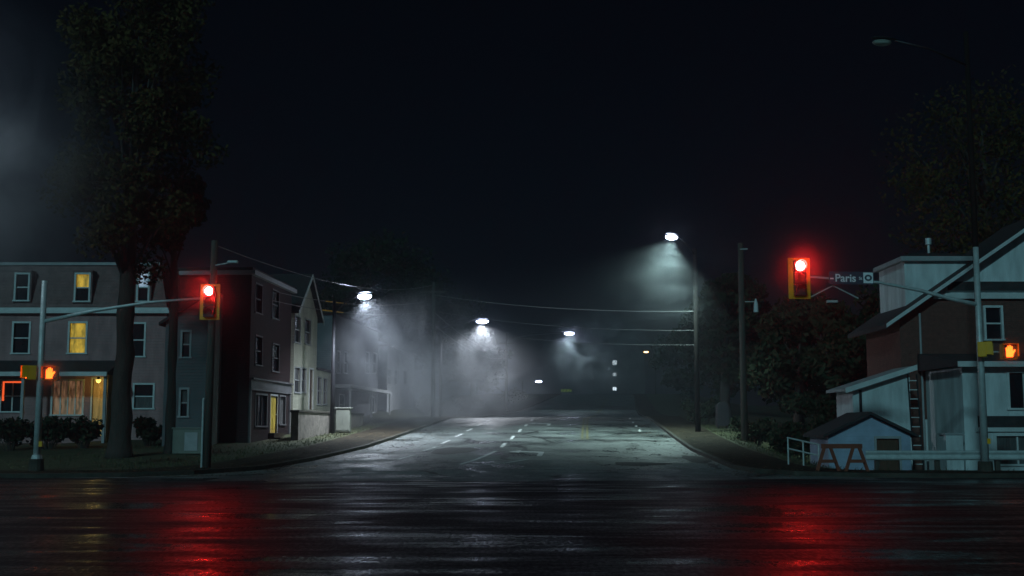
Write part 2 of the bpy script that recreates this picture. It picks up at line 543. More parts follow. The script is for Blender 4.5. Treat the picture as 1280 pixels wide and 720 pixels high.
# kerbs, pavements, land
def strip(name, K, sgn, d0, d1, z0, z1, material, label, skirt=0.0):
    a = refine(K); A = offset_curve(a, d0, sgn); B = offset_curve(a, d1, sgn)
    mb = MB()
    cols = 4 if skirt else 2
    for (p, q, k) in zip(A, B, a):
        zz = zr(k[1])
        if skirt:
            mb.v += [(p[0], p[1], zz - skirt), (p[0], p[1], zz + z0), (q[0], q[1], zz + z1), (q[0], q[1], zz - skirt)]
        else:
            mb.v += [(p[0], p[1], zz + z0), (q[0], q[1], zz + z1)]
    for i in range(len(A) - 1):
        for c in range(cols - 1):
            mb.f.append((i * cols + c, i * cols + c + 1, (i + 1) * cols + c + 1, (i + 1) * cols + c))
    return tag(mb.build(name, material), label, kind='structure')

strip('kerb', KL, 1, 0.0, 0.16, 0.13, 0.135, M_KERB, 'worn concrete kerb before the grey house and terrace', 0.12)
strip('kerb', KR, -1, 0.0, 0.16, 0.13, 0.135, M_KERB, 'worn concrete kerb before the guard rail', 0.12)
strip('pavement', KL, 1, 0.163, 2.4, 0.132, 0.14, M_WALK, 'damp concrete pavement below the terrace houses', 0.1)
strip('pavement', KR, -1, 0.163, 2.2, 0.132, 0.14, M_WALK, 'damp concrete pavement beside the guard rail', 0.1)

def land(name, K, sgn, label):
    off = offset_curve(refine(K), 1.0, sgn)
    side = -1 if sgn == 1 else 1
    off = sorted([p for p in off if abs(p[0]) < 70], key=lambda p: p[1])
    yy = [p[1] for p in off]; xx = [p[0] for p in off]
    ymin = yy[0] + 0.02
    rows = [ymin, ymin + 0.2, ymin + 0.5, ymin + 1, ymin + 1.6, ymin + 2.3, ymin + 3.2] + [ymin + 4.5 + 1.6 * i for i in range(130)] + [260, 300, 360, 440, 520]
    ds = [0, 1.3, 1.8, 2.4, 3.0, 3.6, 4.2, 5, 6, 7.5, 9, 11, 13, 16, 19, 23, 28, 36, 50, 80, 140, 330]
    mb = MB()
    # pavement-side edge must be unique per row: outermost crossing of the curve
    for y in rows:
        cand = [xx[i] + (xx[i + 1] - xx[i]) * (y - yy[i]) / max(1e-6, yy[i + 1] - yy[i]) for i in range(len(yy) - 1) if yy[i] <= y <= yy[i + 1]]
        x0 = (min(cand) if side < 0 else max(cand)) if cand else xx[-1]
        for d in ds:
            x = x0 + side * d
            bump_ = 0.10 * math.sin(x * 0.7 + y * 0.31) * math.sin(y * 0.5) * sstep(2, 5, d)
            mb.v.append((x, y, gz(x, y) + 0.10 + bump_ * 0.5))
    n = len(ds)
    mb.f = [(j * n + i, j * n + i + 1, (j + 1) * n + i + 1, (j + 1) * n + i) for j in range(len(rows) - 1) for i in range(n - 1)]
    return tag(mb.build(name, M_GRASS, smooth=True), label, kind='structure')
land('ground', KL, 1, 'dark lawns and yards around the houses and terrace')
land('ground', KR, -1, 'dark grassy ground falling away behind the guard rail')

# ------------------------------------------------------------------ building helpers
UP = Vector((0, 0, 1))
class Face:
    """a wall plane; A and B are its left and right foot as seen from outside"""
    def __init__(s, A, B):
        s.A = Vector((A[0], A[1], 0)); s.B = Vector((B[0], B[1], 0))
        s.r = (s.B - s.A).normalized(); s.n = s.r.cross(UP); s.L = (s.B - s.A).length
    def at(s, u, z, d=0.0):
        return s.A + s.r * u + UP * z + s.n * d
    def hit(s, px, py):
        d = ray(px, py); t = s.n.dot(s.A - CAM) / s.n.dot(d); p = CAM + d * t
        return (p - s.A).dot(s.r), p.z
    def rect(s, x0, y0, x1, y1):
        ym = (y0 + y1) / 2; xm = (x0 + x1) / 2
        u0 = s.hit(x0, ym)[0]; u1 = s.hit(x1, ym)[0]
        return (u0, s.hit(xm, y1)[1], u1, s.hit(xm, y0)[1])
    def rot(s):
        return Matrix((s.r, s.n, UP)).transposed()
    def box(s, mb, u0, z0, u1, z1, d0, d1):
        c = s.at((u0 + u1) / 2, (z0 + z1) / 2, (d0 + d1) / 2)
        return mb.box(c, (abs(u1 - u0), abs(d1 - d0), abs(z1 - z0)), s.rot())

def wall_mesh(mb, F, z0, z1, holes, depth=0.14):
    us = sorted({0.0, F.L} | {h[0] for h in holes} | {h[2] for h in holes})
    zs = sorted({z0, z1} | {h[1] for h in holes} | {h[3] for h in holes})
    for i in range(len(us) - 1):
        for j in range(len(zs) - 1):
            cu, cz = (us[i] + us[i + 1]) / 2, (zs[j] + zs[j + 1]) / 2
            if any(h[0] < cu < h[2] and h[1] < cz < h[3] for h in holes):
                continue
            mb.add([F.at(us[i], zs[j]), F.at(us[i + 1], zs[j]), F.at(us[i + 1], zs[j + 1]), F.at(us[i], zs[j + 1])], [(0, 1, 2, 3)])
    for (a, b, c, d) in holes:
        q = [F.at(a, b), F.at(c, b), F.at(c, d), F.at(a, d), F.at(a, b, -depth), F.at(c, b, -depth), F.at(c, d, -depth), F.at(a, d, -depth)]
        mb.add(q, [(0, 4, 5, 1), (1, 5, 6, 2), (2, 6, 7, 3), (3, 7, 4, 0)])

WR = random.Random(5)
def window(parent, F, rect, trim=M_TRIM, lit=None, sash=True, fw=0.09, mull=0, label=None):
    u0, z0, u1, z1 = rect
    mb = MB()
    F.box(mb, u0 - fw, z0, u0, z1, -0.10, 0.035); F.box(mb, u1, z0, u1 + fw, z1, -0.10, 0.035)
    F.box(mb, u0 - fw, z1, u1 + fw, z1 + fw, -0.10, 0.037)
    if sash:
        zm = (z0 + z1) / 2
        F.box(mb, u0, zm - 0.03, u1, zm + 0.03, -0.11, -0.03)
    for k in range(mull):
        um = u0 + (u1 - u0) * (k + 1) / (mull + 1)
        F.box(mb, um - 0.03, z0, um + 0.03, z1, -0.112, -0.04)
    o = mb.build('window', trim, parent)
    if label: o['label'] = label
    sb = MB(); F.box(sb, u0 - fw - 0.04, z0 - 0.07, u1 + fw + 0.04, z0, -0.10, 0.07)
    sb.build('sill', trim, o)
    parts = [(z0, (z0 + z1) / 2 - 0.03), ((z0 + z1) / 2 + 0.03, z1)] if sash else [(z0, z1)]
    for i, (a, b) in enumerate(parts):
        pb = MB()
        pb.add([F.at(u0, a, -0.09), F.at(u1, a, -0.09), F.at(u1, b, -0.09), F.at(u0, b, -0.09)], [(0, 1, 2, 3)])
        m = M_GLASS
        if lit is not None:
            m = lit[i % len(lit)] if isinstance(lit, (list, tuple)) else lit
        if m is None or m is M_GLASS:
            m = M_BLIND if (lit is None and WR.random() < (.45 if i else .2)) else M_GLASS
        pb.build('pane', m, o)
    return o

def door(parent, F, rect, m, frame=M_TRIM, label=None):
    u0, z0, u1, z1 = rect
    mb = MB(); F.box(mb, u0 + 0.01, z0, u1 - 0.01, z1 - 0.01, -0.12, -0.06)
    for (a, b, c, d) in ((0.15, 0.08, 0.45, 0.42), (0.55, 0.08, 0.85, 0.42), (0.15, 0.5, 0.45, 0.92), (0.55, 0.5, 0.85, 0.92)):
        F.box(mb, u0 + (u1 - u0) * a, z0 + (z1 - z0) * b, u0 + (u1 - u0) * c, z0 + (z1 - z0) * d, -0.07, -0.045)
    o = mb.build('door', m, parent)
    if label: o['label'] = label
    fb = MB()
    F.box(fb, u0 - 0.08, z0, u0, z1, -0.1, 0.03); F.box(fb, u1, z0, u1 + 0.08, z1, -0.1, 0.03); F.box(fb, u0 - 0.08, z1, u1 + 0.08, z1 + 0.09, -0.1, 0.032)
    fb.build('door_frame', frame, o)
    hb = MB(); p = F.at(u1 - 0.12, (z0 + z1) / 2, -0.03)
    hb.tube([p, p + F.n * 0.07], 0.03, 8)
    hb.build('handle', M_GALV, o)
    return o

def box_walls(parent, corners, z0, z1, front_holes, m, name='wall'):
    """corners: front-left, front-right, back-right, back-left as seen from outside; holes only on faces given {face index: [rects]}"""
    for i in range(4):
        F = Face(corners[i], corners[(i + 1) % 4])
        mb = MB()
        wall_mesh(mb, F, z0, z1, front_holes.get(i, []))
        mb.build(name, m, parent)

def interior(parent, corners, z0, z1):
    mb = MB()
    c = [Vector((p[0], p[1], 0)) for p in corners]
    ctr = sum(c, Vector()) / 4
    q = [ctr + (p - ctr) * 0.90 for p in c]
    mb.prism([(p.x, p.y, z0) for p in q], (0, 0, z1 - z0))
    mb.build('interior', M_DARK, parent)

def slab(parent, corners, z0, z1, over, m, name='roof'):
    c = [Vector((p[0], p[1], 0)) for p in corners]
    ctr = sum(c, Vector()) / 4
    q = [p + (p - ctr).normalized() * over * 1.2 for p in c]
    mb = MB(); mb.prism([(p.x, p.y, z0) for p in q], (0, 0, z1 - z0))
    return mb.build(name, m, parent, bevel=0.02)

# ------------------------------------------------------------------ A: grey house on the left
FA = Face((-31, 58), (-16.75, 58))
cornA = [(-31, 58), (-16.75, 58), (-16.75, 68), (-31, 68)]
hA = thing('grey_house', 'three-storey grey house with lit yellow windows and a dark porch roof', 'house', (-23.8, 58, 0.4))
top = [(20, 343, 35, 375, None), (95, 343, 111, 376, [None, M_WYEL]), (173, 342, 185, 376, [None, M_WBLUE])]
mid = [(17, 404, 36, 441, None), (87, 404, 107, 441, M_WYEL), (163, 405, 180, 445, None)]
gnd = [(2, 476, 28, 514, None), (168, 481, 191, 510, None)]
shop = (66, 476, 103, 518)
dr = (115, 474, 133, 545)
CORN = P(0, 392, 58).z
holes = [FA.rect(*r_[:4]) for r_ in mid + gnd] + [FA.rect(*shop), FA.rect(*dr)]
box_walls(hA, cornA, -0.3, CORN, {0: holes}, M_GREYSIDE)
interior(hA, cornA, 0, CORN - 0.1)
for r_ in mid:
    window(hA, FA, FA.rect(*r_[:4]), lit=r_[4])
wn_ = window(hA, FA, FA.rect(*gnd[0][:4]), mull=1, label='window edged with red neon')
nb = MB(); u0, z0, u1, z1 = FA.rect(*gnd[0][:4])
nb.tube([FA.at(u0 + .05, z0 + .5, -0.05), FA.at(u0 + .05, z1 - .06, -0.05), FA.at(u1 - .05, z1 - .06, -0.05)], 0.05, 6)
nb.build('neon_tube', M_NEON, wn_)
window(hA, FA, FA.rect(*gnd[1][:4]))
window(hA, FA, FA.rect(*shop), lit=M_WPINK, sash=False, mull=3, label='wide shop window faintly lit from inside')
# lit entrance: door with glazed curtain
door(hA, FA, FA.rect(*dr), M_WYEL2, label='glazed entrance door lit yellow from inside')
# mansard storey
mt = P(0, 333, 59).z
inset = 0.55
mb = MB()
fr = [FA.at(0, CORN + .28), FA.at(FA.L, CORN + .28), Vector((-16.75 - inset, 58 + inset, mt)), Vector((-31 + inset, 58 + inset, mt))]
bk = [Vector((-16.75, 68, CORN + .28)), Vector((-31, 68, CORN + .28)), Vector((-31 + inset, 68 - inset, mt)), Vector((-16.75 - inset, 68 - inset, mt))]
mb.add(fr + bk, [(0, 1, 2, 3), (4, 5, 6, 7), (1, 4, 7, 2), (5, 0, 3, 6), (2, 7, 6, 3)])
mans = mb.build('mansard_roof', M_SHINGLE, hA)
mb = MB(); FA.box(mb, -0.2, CORN, FA.L + 0.2, CORN + 0.14, -10.2, 0.28); FA.box(mb, -0.1, CORN + 0.14, FA.L + 0.1, CORN + 0.28, -10.1, 0.16)
mb.build('cornice', M_TRIM, hA)
mb = MB(); mb.box((-23.87, 63.0, mt + 0.06), (13.3, 9.1, 0.14)); mb.build('roof_edge', M_TRIMD, hA)
FD = Face((-31, 57.98), (-16.75, 57.98))
for r_ in top:
    u0, z0, u1, z1 = FD.rect(*r_[:4])
    mb = MB()                                   # dormer cheeks and head standing out of the slope
    FD.box(mb, u0 - 0.16, z0 - 0.12, u0 - 0.09, z1 + 0.1, -0.9, 0.0); FD.box(mb, u1 + 0.09, z0 - 0.12, u1 + 0.16, z1 + 0.1, -0.9, 0.0)
    FD.box(mb, u0 - 0.18, z1 + 0.1, u1 + 0.18, z1 + 0.2, -0.95, 0.06)
    d_ = mb.build('dormer', M_SHINGLE, hA)
    window(d_.parent, FD, (u0, z0, u1, z1), lit=r_[4])
# porch roof, posts, porch lamp
mb = MB()
pz = P(60, 468, 56.2).z
mb.prism([(-31, 58, pz + .75), (-31, 56.2, pz + .1), (-31, 56.2, pz), (-31, 58, pz)], (12.1, 0, 0))
porch = mb.build('porch_roof', M_ROOF, hA)
mb = MB(); mb.box((-24.95, 56.10, pz + 0.02), (12.1, 0.14, 0.2)); mb.build('gutter', M_TRIM, porch)
for x in (-30.8, -26.9, -22.9, -19.05):
    mb = MB(); mb.box((x, 56.35, (pz + 0.3) / 2), (0.13, 0.13, pz - 0.3)); mb.build('porch_post', M_TRIMD, hA)
mb = MB(); mb.box((-18.98, 57.25, (pz + .7) / 2), (0.08, 1.4, pz - .72)); mb.build('porch_screen', mat('lamplit_ochre_boards', (0.34, 0.24, 0.07), 0.7), hA)  # porch lamp's yellow light put into the ochre board colour
mb = MB(); mb.box((-25.2, 57.1, 0.45), (11.7, 1.8, 0.5)); mb.build('porch_floor', M_BROWN, hA)
lp = P(123, 477, 57.3)
mb = MB(); mb.tube([lp + Vector((0, 0, 0.10)), lp + Vector((0, 0, 0.25))], 0.06, 8); pl = mb.build('porch_lamp', M_DARKMET, hA)
mb = MB(); mb.dome(lp + Vector((0, 0, 0.1)), 0.13, 0.13, 0.16); mb.build('lamp_globe', M_PORCH, pl, True)
ld = bpy.data.lights.new('porch_light', 'POINT'); ld.energy = 12; ld.color = (1.0, 0.68, 0.15); ld.shadow_soft_size = 0.12
lo = bpy.data.objects.new('porch_light', ld); lo.location = lp + Vector((0, -0.05, -0.15)) - wloc(pl); lo.parent = pl; C.objects.link(lo)

# ------------------------------------------------------------------ B: narrow wing, C: dark brick corner building
hB = thing('house_wing', 'narrow blue-grey clapboard wing with sloping roof against the brick building', 'house', (-14.1, 52, 0.3))
cornB = [(-15.05, 52), (-13.05, 52), (-13.05, 53.9), (-15.05, 53.9)]
FB = Face(cornB[0], cornB[1])
bw = [(228, 415, 237, 446), (226, 487, 234, 520)]
zBl, zBr = P(212, 402, 52).z, P(264, 366, 52).z
box_walls(hB, cornB, -0.3, zBl, {0: [FB.rect(*r_) for r_ in bw]}, M_BLUEGREY)
interior(hB, cornB, 0, zBl - 0.1)
mb = MB(); mb.prism([(-15.05, 52, zBl), (-13.05, 52, zBl), (-13.05, 52, zBr)], (0, 1.9, 0)); mb.build('gable_wall', M_BLUEGREY, hB)
mb = MB(); mb.prism([(-15.3, 51.8, zBl - .18), (-15.3, 51.8, zBl - .04), (-13.04, 51.8, zBr + .14), (-13.04, 51.8, zBr + .01)], (0, 2.1, 0)); mb.build('roof', M_ROOF, hB)
for r_ in bw:
    window(hB, FB, FB.rect(*r_), trim=M_TRIMD)

hC = thing('brick_building', 'dark three-storey brick corner building with a yellow shop door', 'house', (-12, 54, 0.6))
dirS = Vector((0.06, 1, 0)).normalized()
c0 = Vector((-11.8, 54, 0)); c1 = c0 + dirS * 7.5
perp = Vector((-dirS.y, dirS.x, 0))
cornC = [tuple((c0 + perp * 3.3).xy), tuple(c0.xy), tuple(c1.xy), tuple((c1 + perp * 3.3).xy)]
FC = Face(cornC[1], cornC[2]); FCf = Face(cornC[0], cornC[1])
zC = P(313, 338, 54).z
cw = [(319, 356, 327, 391), (340, 364, 348, 398), (319, 421, 327, 456), (340, 431, 348, 464)]
shopC = (319, 494, 333, 532); dC = (337.5, 495, 346, 541); wC2 = (349, 496, 356, 530)
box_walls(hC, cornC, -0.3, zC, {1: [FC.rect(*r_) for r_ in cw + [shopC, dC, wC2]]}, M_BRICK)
interior(hC, cornC, 0, zC - 0.2)
slab(hC, cornC, zC, zC + 0.12, 0.25, M_ROOF)
mb = MB(); FC.box(mb, -0.25, zC - 0.2, FC.L + 0.25, zC - 0.005, 0.004, 0.22); mb.build('eave_trim', M_TRIMD, hC)
mb = MB(); FCf.box(mb, 0, zC - 0.2, FCf.L, zC - 0.005, 0.004, 0.2); mb.build('eave_trim', M_TRIMD, hC)
for r_ in cw:
    window(hC, FC, FC.rect(*r_), trim=M_CTRIM, fw=0.07)
window(hC, FC, FC.rect(*shopC), trim=M_CTRIM, sash=False, mull=2)
window(hC, FC, FC.rect(*wC2), trim=M_CTRIM, sash=False)
door(hC, FC, FC.rect(*dC), M_YDOOR, M_TRIMD, 'yellow painted shop door')
u0, z0, u1, z1 = FC.rect(311, 480, 359, 490)
mb = MB(); FC.box(mb, 0.02, z0, FC.L - 0.02, z1 + .1, 0.004, 0.10); FC.box(mb, 0.02, z1 + .1, FC.L - 0.02, z1 + .18, 0.004, 0.2); mb.build('shop_fascia', M_CTRIM, hC)
for u in (0.12, FC.L - 0.12):
    mb = MB(); FC.box(mb, u - .1, 0.2, u + .1, z0, 0.004, 0.08); mb.build('pilaster', M_CTRIM, hC)
# steps to the yellow door
zd = FC.rect(*dC)[1]
for k in range(4):
    mb = MB(); ud = FC.rect(*dC)
    FC.box(mb, ud[0] - .3, 0.0, ud[2] + .3, zd - 0.02 - k * 0.2, 0.005 + k * 0.3, 0.305 + k * 0.3)
    mb.build('step', M_WALK, hC)

# ------------------------------------------------------------------ D: pale gabled house with low side extension
hD = thing('gabled_house', 'pale siding house with a steep gable next to the brick building', 'house', (-11.5, 63, 1.0))
d0 = Vector((-11.45, 63, 0)); d1 = d0 + dirS * 5.4
cornD = [tuple((d0 + perp * 7).xy), tuple(d0.xy), tuple(d1.xy), tuple((d1 + perp * 7).xy)]
FDh = Face(cornD[1], cornD[2])
zD = FDh.hit(367, 384)[1]
apex_u = FDh.L * 0.5
zDa = zD + 2.0
dw = [(368.5, 396, 375, 428), (381, 400, 388, 430), (368, 460, 375, 490), (377, 461, 382, 490)]
dD = (386.5, 462, 391, 512)
box_walls(hD, cornD, 0, zD, {1: [FDh.rect(*r_) for r_ in dw + [dD]]}, M_WHITESIDE)
interior(hD, cornD, 0.5, zD - 0.2)
mb = MB(); mb.prism([FDh.at(0, zD), FDh.at(FDh.L, zD), FDh.at(apex_u, zDa)], perp * 7); mb.build('gable_wall', M_WHITESIDE, hD)
mb = MB()
for (ua, za, ub, zb) in ((-0.35, zD - 0.35, apex_u, zDa), (FDh.L + 0.35, zD - 0.35, apex_u, zDa)):
    mb.prism([FDh.at(ua, za + .03, .3), FDh.at(ub, zb + .03, .3), FDh.at(ub, zb + .15, .3), FDh.at(ua, za + .15, .3)], perp * 7.4)
rf = mb.build('roof', M_ROOF, hD)
mb = MB()
for (ua, za, ub, zb) in ((-0.35, zD - 0.35, apex_u, zDa), (FDh.L + 0.35, zD - 0.35, apex_u, zDa)):
    mb.prism([FDh.at(ua, za - .12, .33), FDh.at(ub, zb - .12, .33), FDh.at(ub, zb + .13, .33), FDh.at(ua, za + .13, .33)], -FDh.n * 0.025)
mb.build('barge_board', M_TRIM, rf)
for r_ in dw:
    window(hD, FDh, FDh.rect(*r_), trim=M_TRIMD, fw=0.07)
door(hD, FDh, FDh.rect(*dD), M_BROWN)
e0 = d1 + dirS * 0.02; e1 = e0 + dirS * 4.6
cornE = [tuple((e0 + perp * 5).xy), tuple(e0.xy), tuple(e1.xy), tuple((e1 + perp * 5).xy)]
FE = Face(cornE[1], cornE[2])
zE = FE.hit(400, 463)[1]
ew = [(396.5, 472, 401, 505), (404, 474, 408, 505)]
hE = thing('house_extension', 'low pale flat-roofed extension beyond the steep gable', 'house', (-10.8, 68.5, 1.2))
box_walls(hE, cornE, 0, zE, {1: [FE.rect(*r_) for r_ in ew]}, M_WHITESIDE)
interior(hE, cornE, 0.5, zE - 0.1)
slab(hE, cornE, zE, zE + 0.12, 0.15, M_ROOF)
for r_ in ew:
    window(hE, FE, FE.rect(*r_), trim=M_TRIMD, fw=0.06)

# retaining wall along the pavement, with coping
rw = thing('retaining_wall', 'low rubble stone retaining wall before the pale gabled house', 'wall', (-9.6, 60, 0.9))
mb = MB(); FW = Face((-10.0, 56.5), (-8.75, 71)); FW.box(mb, 0, 0.2, FW.L, 2.15, -0.35, 0); mb.build('masonry', M_STONE, rw)
mb = MB(); FW.box(mb, -0.05, 2.152, FW.L + 0.05, 2.27, -0.4, 0.05); mb.build('coping', M_KERB, rw, bevel=0.02)

cb = thing('electrical_cabinet', 'pale metal cabinet at the end of the stone retaining wall', 'cabinet', P(428, 547, 63))
bp = ground_at(428, 547); bp = Vector((P(428, 547, 63).x, 63, gz(-8.9, 63) + 0.1))
mb = MB(); mb.box(bp + Vector((0, 0.3, 0.66)), (0.74, 0.6, 1.2)); mb.build('casing', M_PALEBOX, cb, bevel=0.02)
mb = MB(); mb.box(bp + Vector((0, 0.3, 1.29)), (0.86, 0.72, 0.08)); mb.build('lid', M_PALEBOX, cb, bevel=0.02)
for s in (-1, 1):
    mb = MB(); mb.box(bp + Vector((s * 0.18, -0.012, 0.66)), (0.33, 0.02, 1.05)); mb.build('cabinet_door', M_PALEBOX, cb)

# ------------------------------------------------------------------ E: houses in the mist
def terrace_house(x0, y0, length, deep, ztop, wins, m, label, group=None, trim=M_TRIM, band=None):
    h = thing('terrace_house', label, 'house', (x0, y0, gz(x0, y0)), group)
    a = Vector((x0, y0, 0)); b = a + Vector((0.07, 1, 0)).normalized() * length
    cr = [tuple((a + perp * deep).xy), tuple(a.xy), tuple(b.xy), tuple((b + perp * deep).xy)]
    F = Face(cr[1], cr[2]); Ff = Face(cr[0], cr[1])
    rects = [F.rect(*r_) for r_ in wins]
    box_walls(h, cr, gz(x0, y0) - 1.5, ztop, {1: rects}, m)
    interior(h, cr, gz(x0, y0), ztop - 0.2)
    slab(h, cr, ztop, ztop + 0.15, 0.3, M_ROOF)
    for r_ in rects:
        window(h, F, r_, trim=trim)
    if band is not None:
        mb = MB(); F.box(mb, 0.2, band, F.L - 0.2, band + 0.22, 0.004, 1.1); pr = mb.build('porch_roof', trim, h)
        for u in (0.4, F.L * .5, F.L - 0.4):
            mb = MB(); F.box(mb, u - .06, gz(x0, y0) - 0.5, u + .06, band, 0.95, 1.07); mb.build('porch_post', trim, h)
    return h
terrace_house(-11.3, 76, 15.5, 8, P(420, 392, 76).z, [(421, 440, 425, 466), (430, 441, 434, 466), (457, 441, 461, 466), (466, 442, 470, 466), (424, 494, 430, 518), (462, 497, 467, 515)],
              M_BLUEGREY, 'grey terrace house with pale windows and porch standing in the mist', band=P(440, 489, 84).z)
terrace_house(-9.6, 94, 13, 8, gz(-9.6, 94) + 5.2, [(484, 462, 488, 480), (493, 463, 496, 480), (505, 464, 508, 480)], M_STUCCO, 'low pale house half hidden in the mist below the trees')

# ------------------------------------------------------------------ right-hand houses
hR = thing('gable_fronted_house', 'large brick house with pale upper gable behind the guard rail', 'house', (20, 48, -0.8))
RX0, RX1, RY0, RY1 = 15.55, 28.3, 48.0, 52.6
FR = Face((RX0, RY0), (RX1, RY0))
cornR = [(RX0, RY0), (RX1, RY0), (RX1, RY1), (RX0, RY1)]
zRe = P(1125, 398, RY0).z                       # eave
RXA = (RX0 + RX1) / 2
slope = 115 / 170
zRa = zRe + (RXA - RX0) * slope
zband = P(1240, 371, RY0).z
rwin = (1231, 385, 1250, 424)
box_walls(hR, cornR, -1.8, zRe, {0: [FR.rect(*rwin)] if FR.rect(*rwin)[3] < zRe else []}, M_BRICK2)
def rake_z(x):
    return zRe + (min(x - RX0, RX1 - x)) * slope
mb = MB()
xb0 = RX0 + (zband - zRe) / slope; xb1 = RX1 - (zband - zRe) / slope
FR2 = Face((RX0, RY0), (RX1, RY0))
mb.prism([(RX0, RY0, zRe), (RX1, RY0, zRe), (xb1, RY0, zband), (xb0, RY0, zband)], (0, RY1 - RY0, 0))
mb.build('gable_wall', M_BRICK2, hR)
mb = MB(); mb.prism([(xb0, RY0 - .01, zband), (xb1, RY0 - .01, zband), (RXA, RY0 - .01, zRa)], (0, RY1 - RY0, 0)); mb.build('gable_siding', M_STUCCO, hR)
mb = MB(); mb.box((RXA, RY0 - 0.09, zband + .02), (xb1 - xb0 - 0.2, 0.16, 0.22)); mb.box((RXA, RY0 - 0.07, zband + .42), (xb1 - xb0 - 1.2, 0.10, 0.40)); mb.build('belt_course', M_TRIM, hR)
mb = MB(); mb.box((RXA, RY0 - 0.13, zband + .42), (xb1 - xb0 - 1.3, 0.05, 0.36)); mb.build('belt_panel', M_ROOF, hR)
mb = MB()
ov = 0.7
for (xa, xb) in ((RX0 - ov, RXA), (RX1 + ov, RXA)):
    za = zRe - ov * slope
    mb.prism([(xa, RY0 - .55, za + .02), (xb, RY0 - .55, zRa + .02), (xb, RY0 - .55, zRa + .2), (xa, RY0 - .55, za + .2)], (0, RY1 - RY0 + .9, 0))
rf = mb.build('roof', M_ROOF, hR)
mb = MB()
for (xa, xb) in ((RX0 - ov, RXA), (RX1 + ov, RXA)):
    za = zRe - ov * slope
    mb.prism([(xa, RY0 - .58, za + .06), (xb, RY0 - .58, zRa + .06), (xb, RY0 - .58, zRa + .22), (xa, RY0 - .58, za + .22)], (0, 0.025, 0))
mb.build('barge_board', M_TRIM, rf)
r_ = FR.rect(*rwin)
window(hR, Face((RX0, RY0 - 0.12), (RX1, RY0 - 0.12)), r_)
mb = MB(); mb.tube([(16.35, RY0 - .07, -0.6), (16.35, RY0 - .07, zRe + 0.2)], 0.045, 8); mb.build('downpipe', M_TRIMD, hR)

hW = thing('white_upper_block', 'tall white flat-roofed building rising behind the brick house roof', 'house', (17.5, 49, -0.8))
wx0, wx1 = P(1131, 350, 49).x, P(1218, 350, 49).x
wz = P(1160, 327, 49).z
cornW = [(wx0, 49.0), (wx1, 49.0), (wx1, 52.4), (wx0, 52.4)]
box_walls(hW, cornW, zRe + 0.05, wz, {}, M_STUCCO)
slab(hW, cornW, wz, wz + 0.2, 0.25, M_TRIMD)
mb = MB(); mb.prism([(wx0 - .1, 48.9, wz + .2), (wx1 + .1, 48.9, wz + .2), (wx1 - .4, 50, wz + .5), (wx0 + .6, 50, wz + .5)], (0, 2.4, 0)); mb.build('roof', M_ROOF, hW)
vp_ = P(1161, 316, 50.5)
mb = MB(); mb.tube([vp_ - Vector((0, 0, .5)), vp_ + Vector((0, 0, 0.35))], 0.06, 8); mb.tube([vp_ + Vector((0, 0, 0.35)), vp_ + Vector((0, 0, 0.62))], 0.13, 8); mb.build('vent_pipe', M_GALV, hW)

hX = thing('shopfront_extension', 'white single-storey front extension with dark windows behind the guard rail', 'house', (18, 44, -0.8))
X0, X1, Y0, Y1 = P(1204, 500, 44).x, 27, 44.0, 47.9
FX = Face((X0, Y0), (X1, Y0))
xz = P(1230, 458, 44).z
xw = [(1262, 466, 1300, 510), (1246, 545, 1300, 580), (1310, 466, 1360, 510)]
cornX = [(X0, Y0), (X1, Y0), (X1, Y1), (X0, Y1)]
box_walls(hX, cornX, -1.8, xz, {0: [FX.rect(*r_) for r_ in xw]}, M_STUCCO)
interior(hX, cornX, -1.4, xz - 0.1)
mb = MB(); mb.prism([(X0 - .3, Y0 - .4, xz), (X0 - .3, Y0 - .4, xz + .16), (X0 - .3, Y1, xz + .7), (X0 - .3, Y1, xz)], (X1 - X0 + .6, 0, 0)); rf = mb.build('roof', M_ROOF, hX)
mb = MB(); mb.box(((X0 + X1) / 2, Y0 - .43, xz + .07), (X1 - X0 + .6, 0.05, 0.2)); mb.build('fascia', M_TRIM, rf)
for r_ in xw:
    window(hX, FX, FX.rect(*r_), sash=False, mull=1, fw=0.10)
mb = MB(); u0, z0, u1, z1 = FX.rect(1220, 520, 1280, 534); FX.box(mb, 0.5, z0, FX.L - .3, z1, 0.004, 0.06); mb.build('dark_fascia_band', M_ROOF, hX)
mb = MB(); FX.box(mb, 0.4, z0 - 0.16, FX.L - .3, z0 - 0.01, 0.004, 0.10); mb.build('ledge', M_TRIM, hX)
bxa = thing('storage_box', 'pale boxy bin store against the white front extension', 'box', (X0 - .4, 43.6, -0.9))
mb = MB(); bxx = P(1193, 560, 43.4).x
mb.box((bxx, 43.7, -0.1), (0.62, 0.7, 2.6)); mb.build('casing', M_STUCCO, bxa, bevel=0.02)
mb = MB(); mb.box((bxx, 43.7, 1.23), (0.7, 0.78, 0.06)); mb.build('lid', M_TRIMD, bxa)

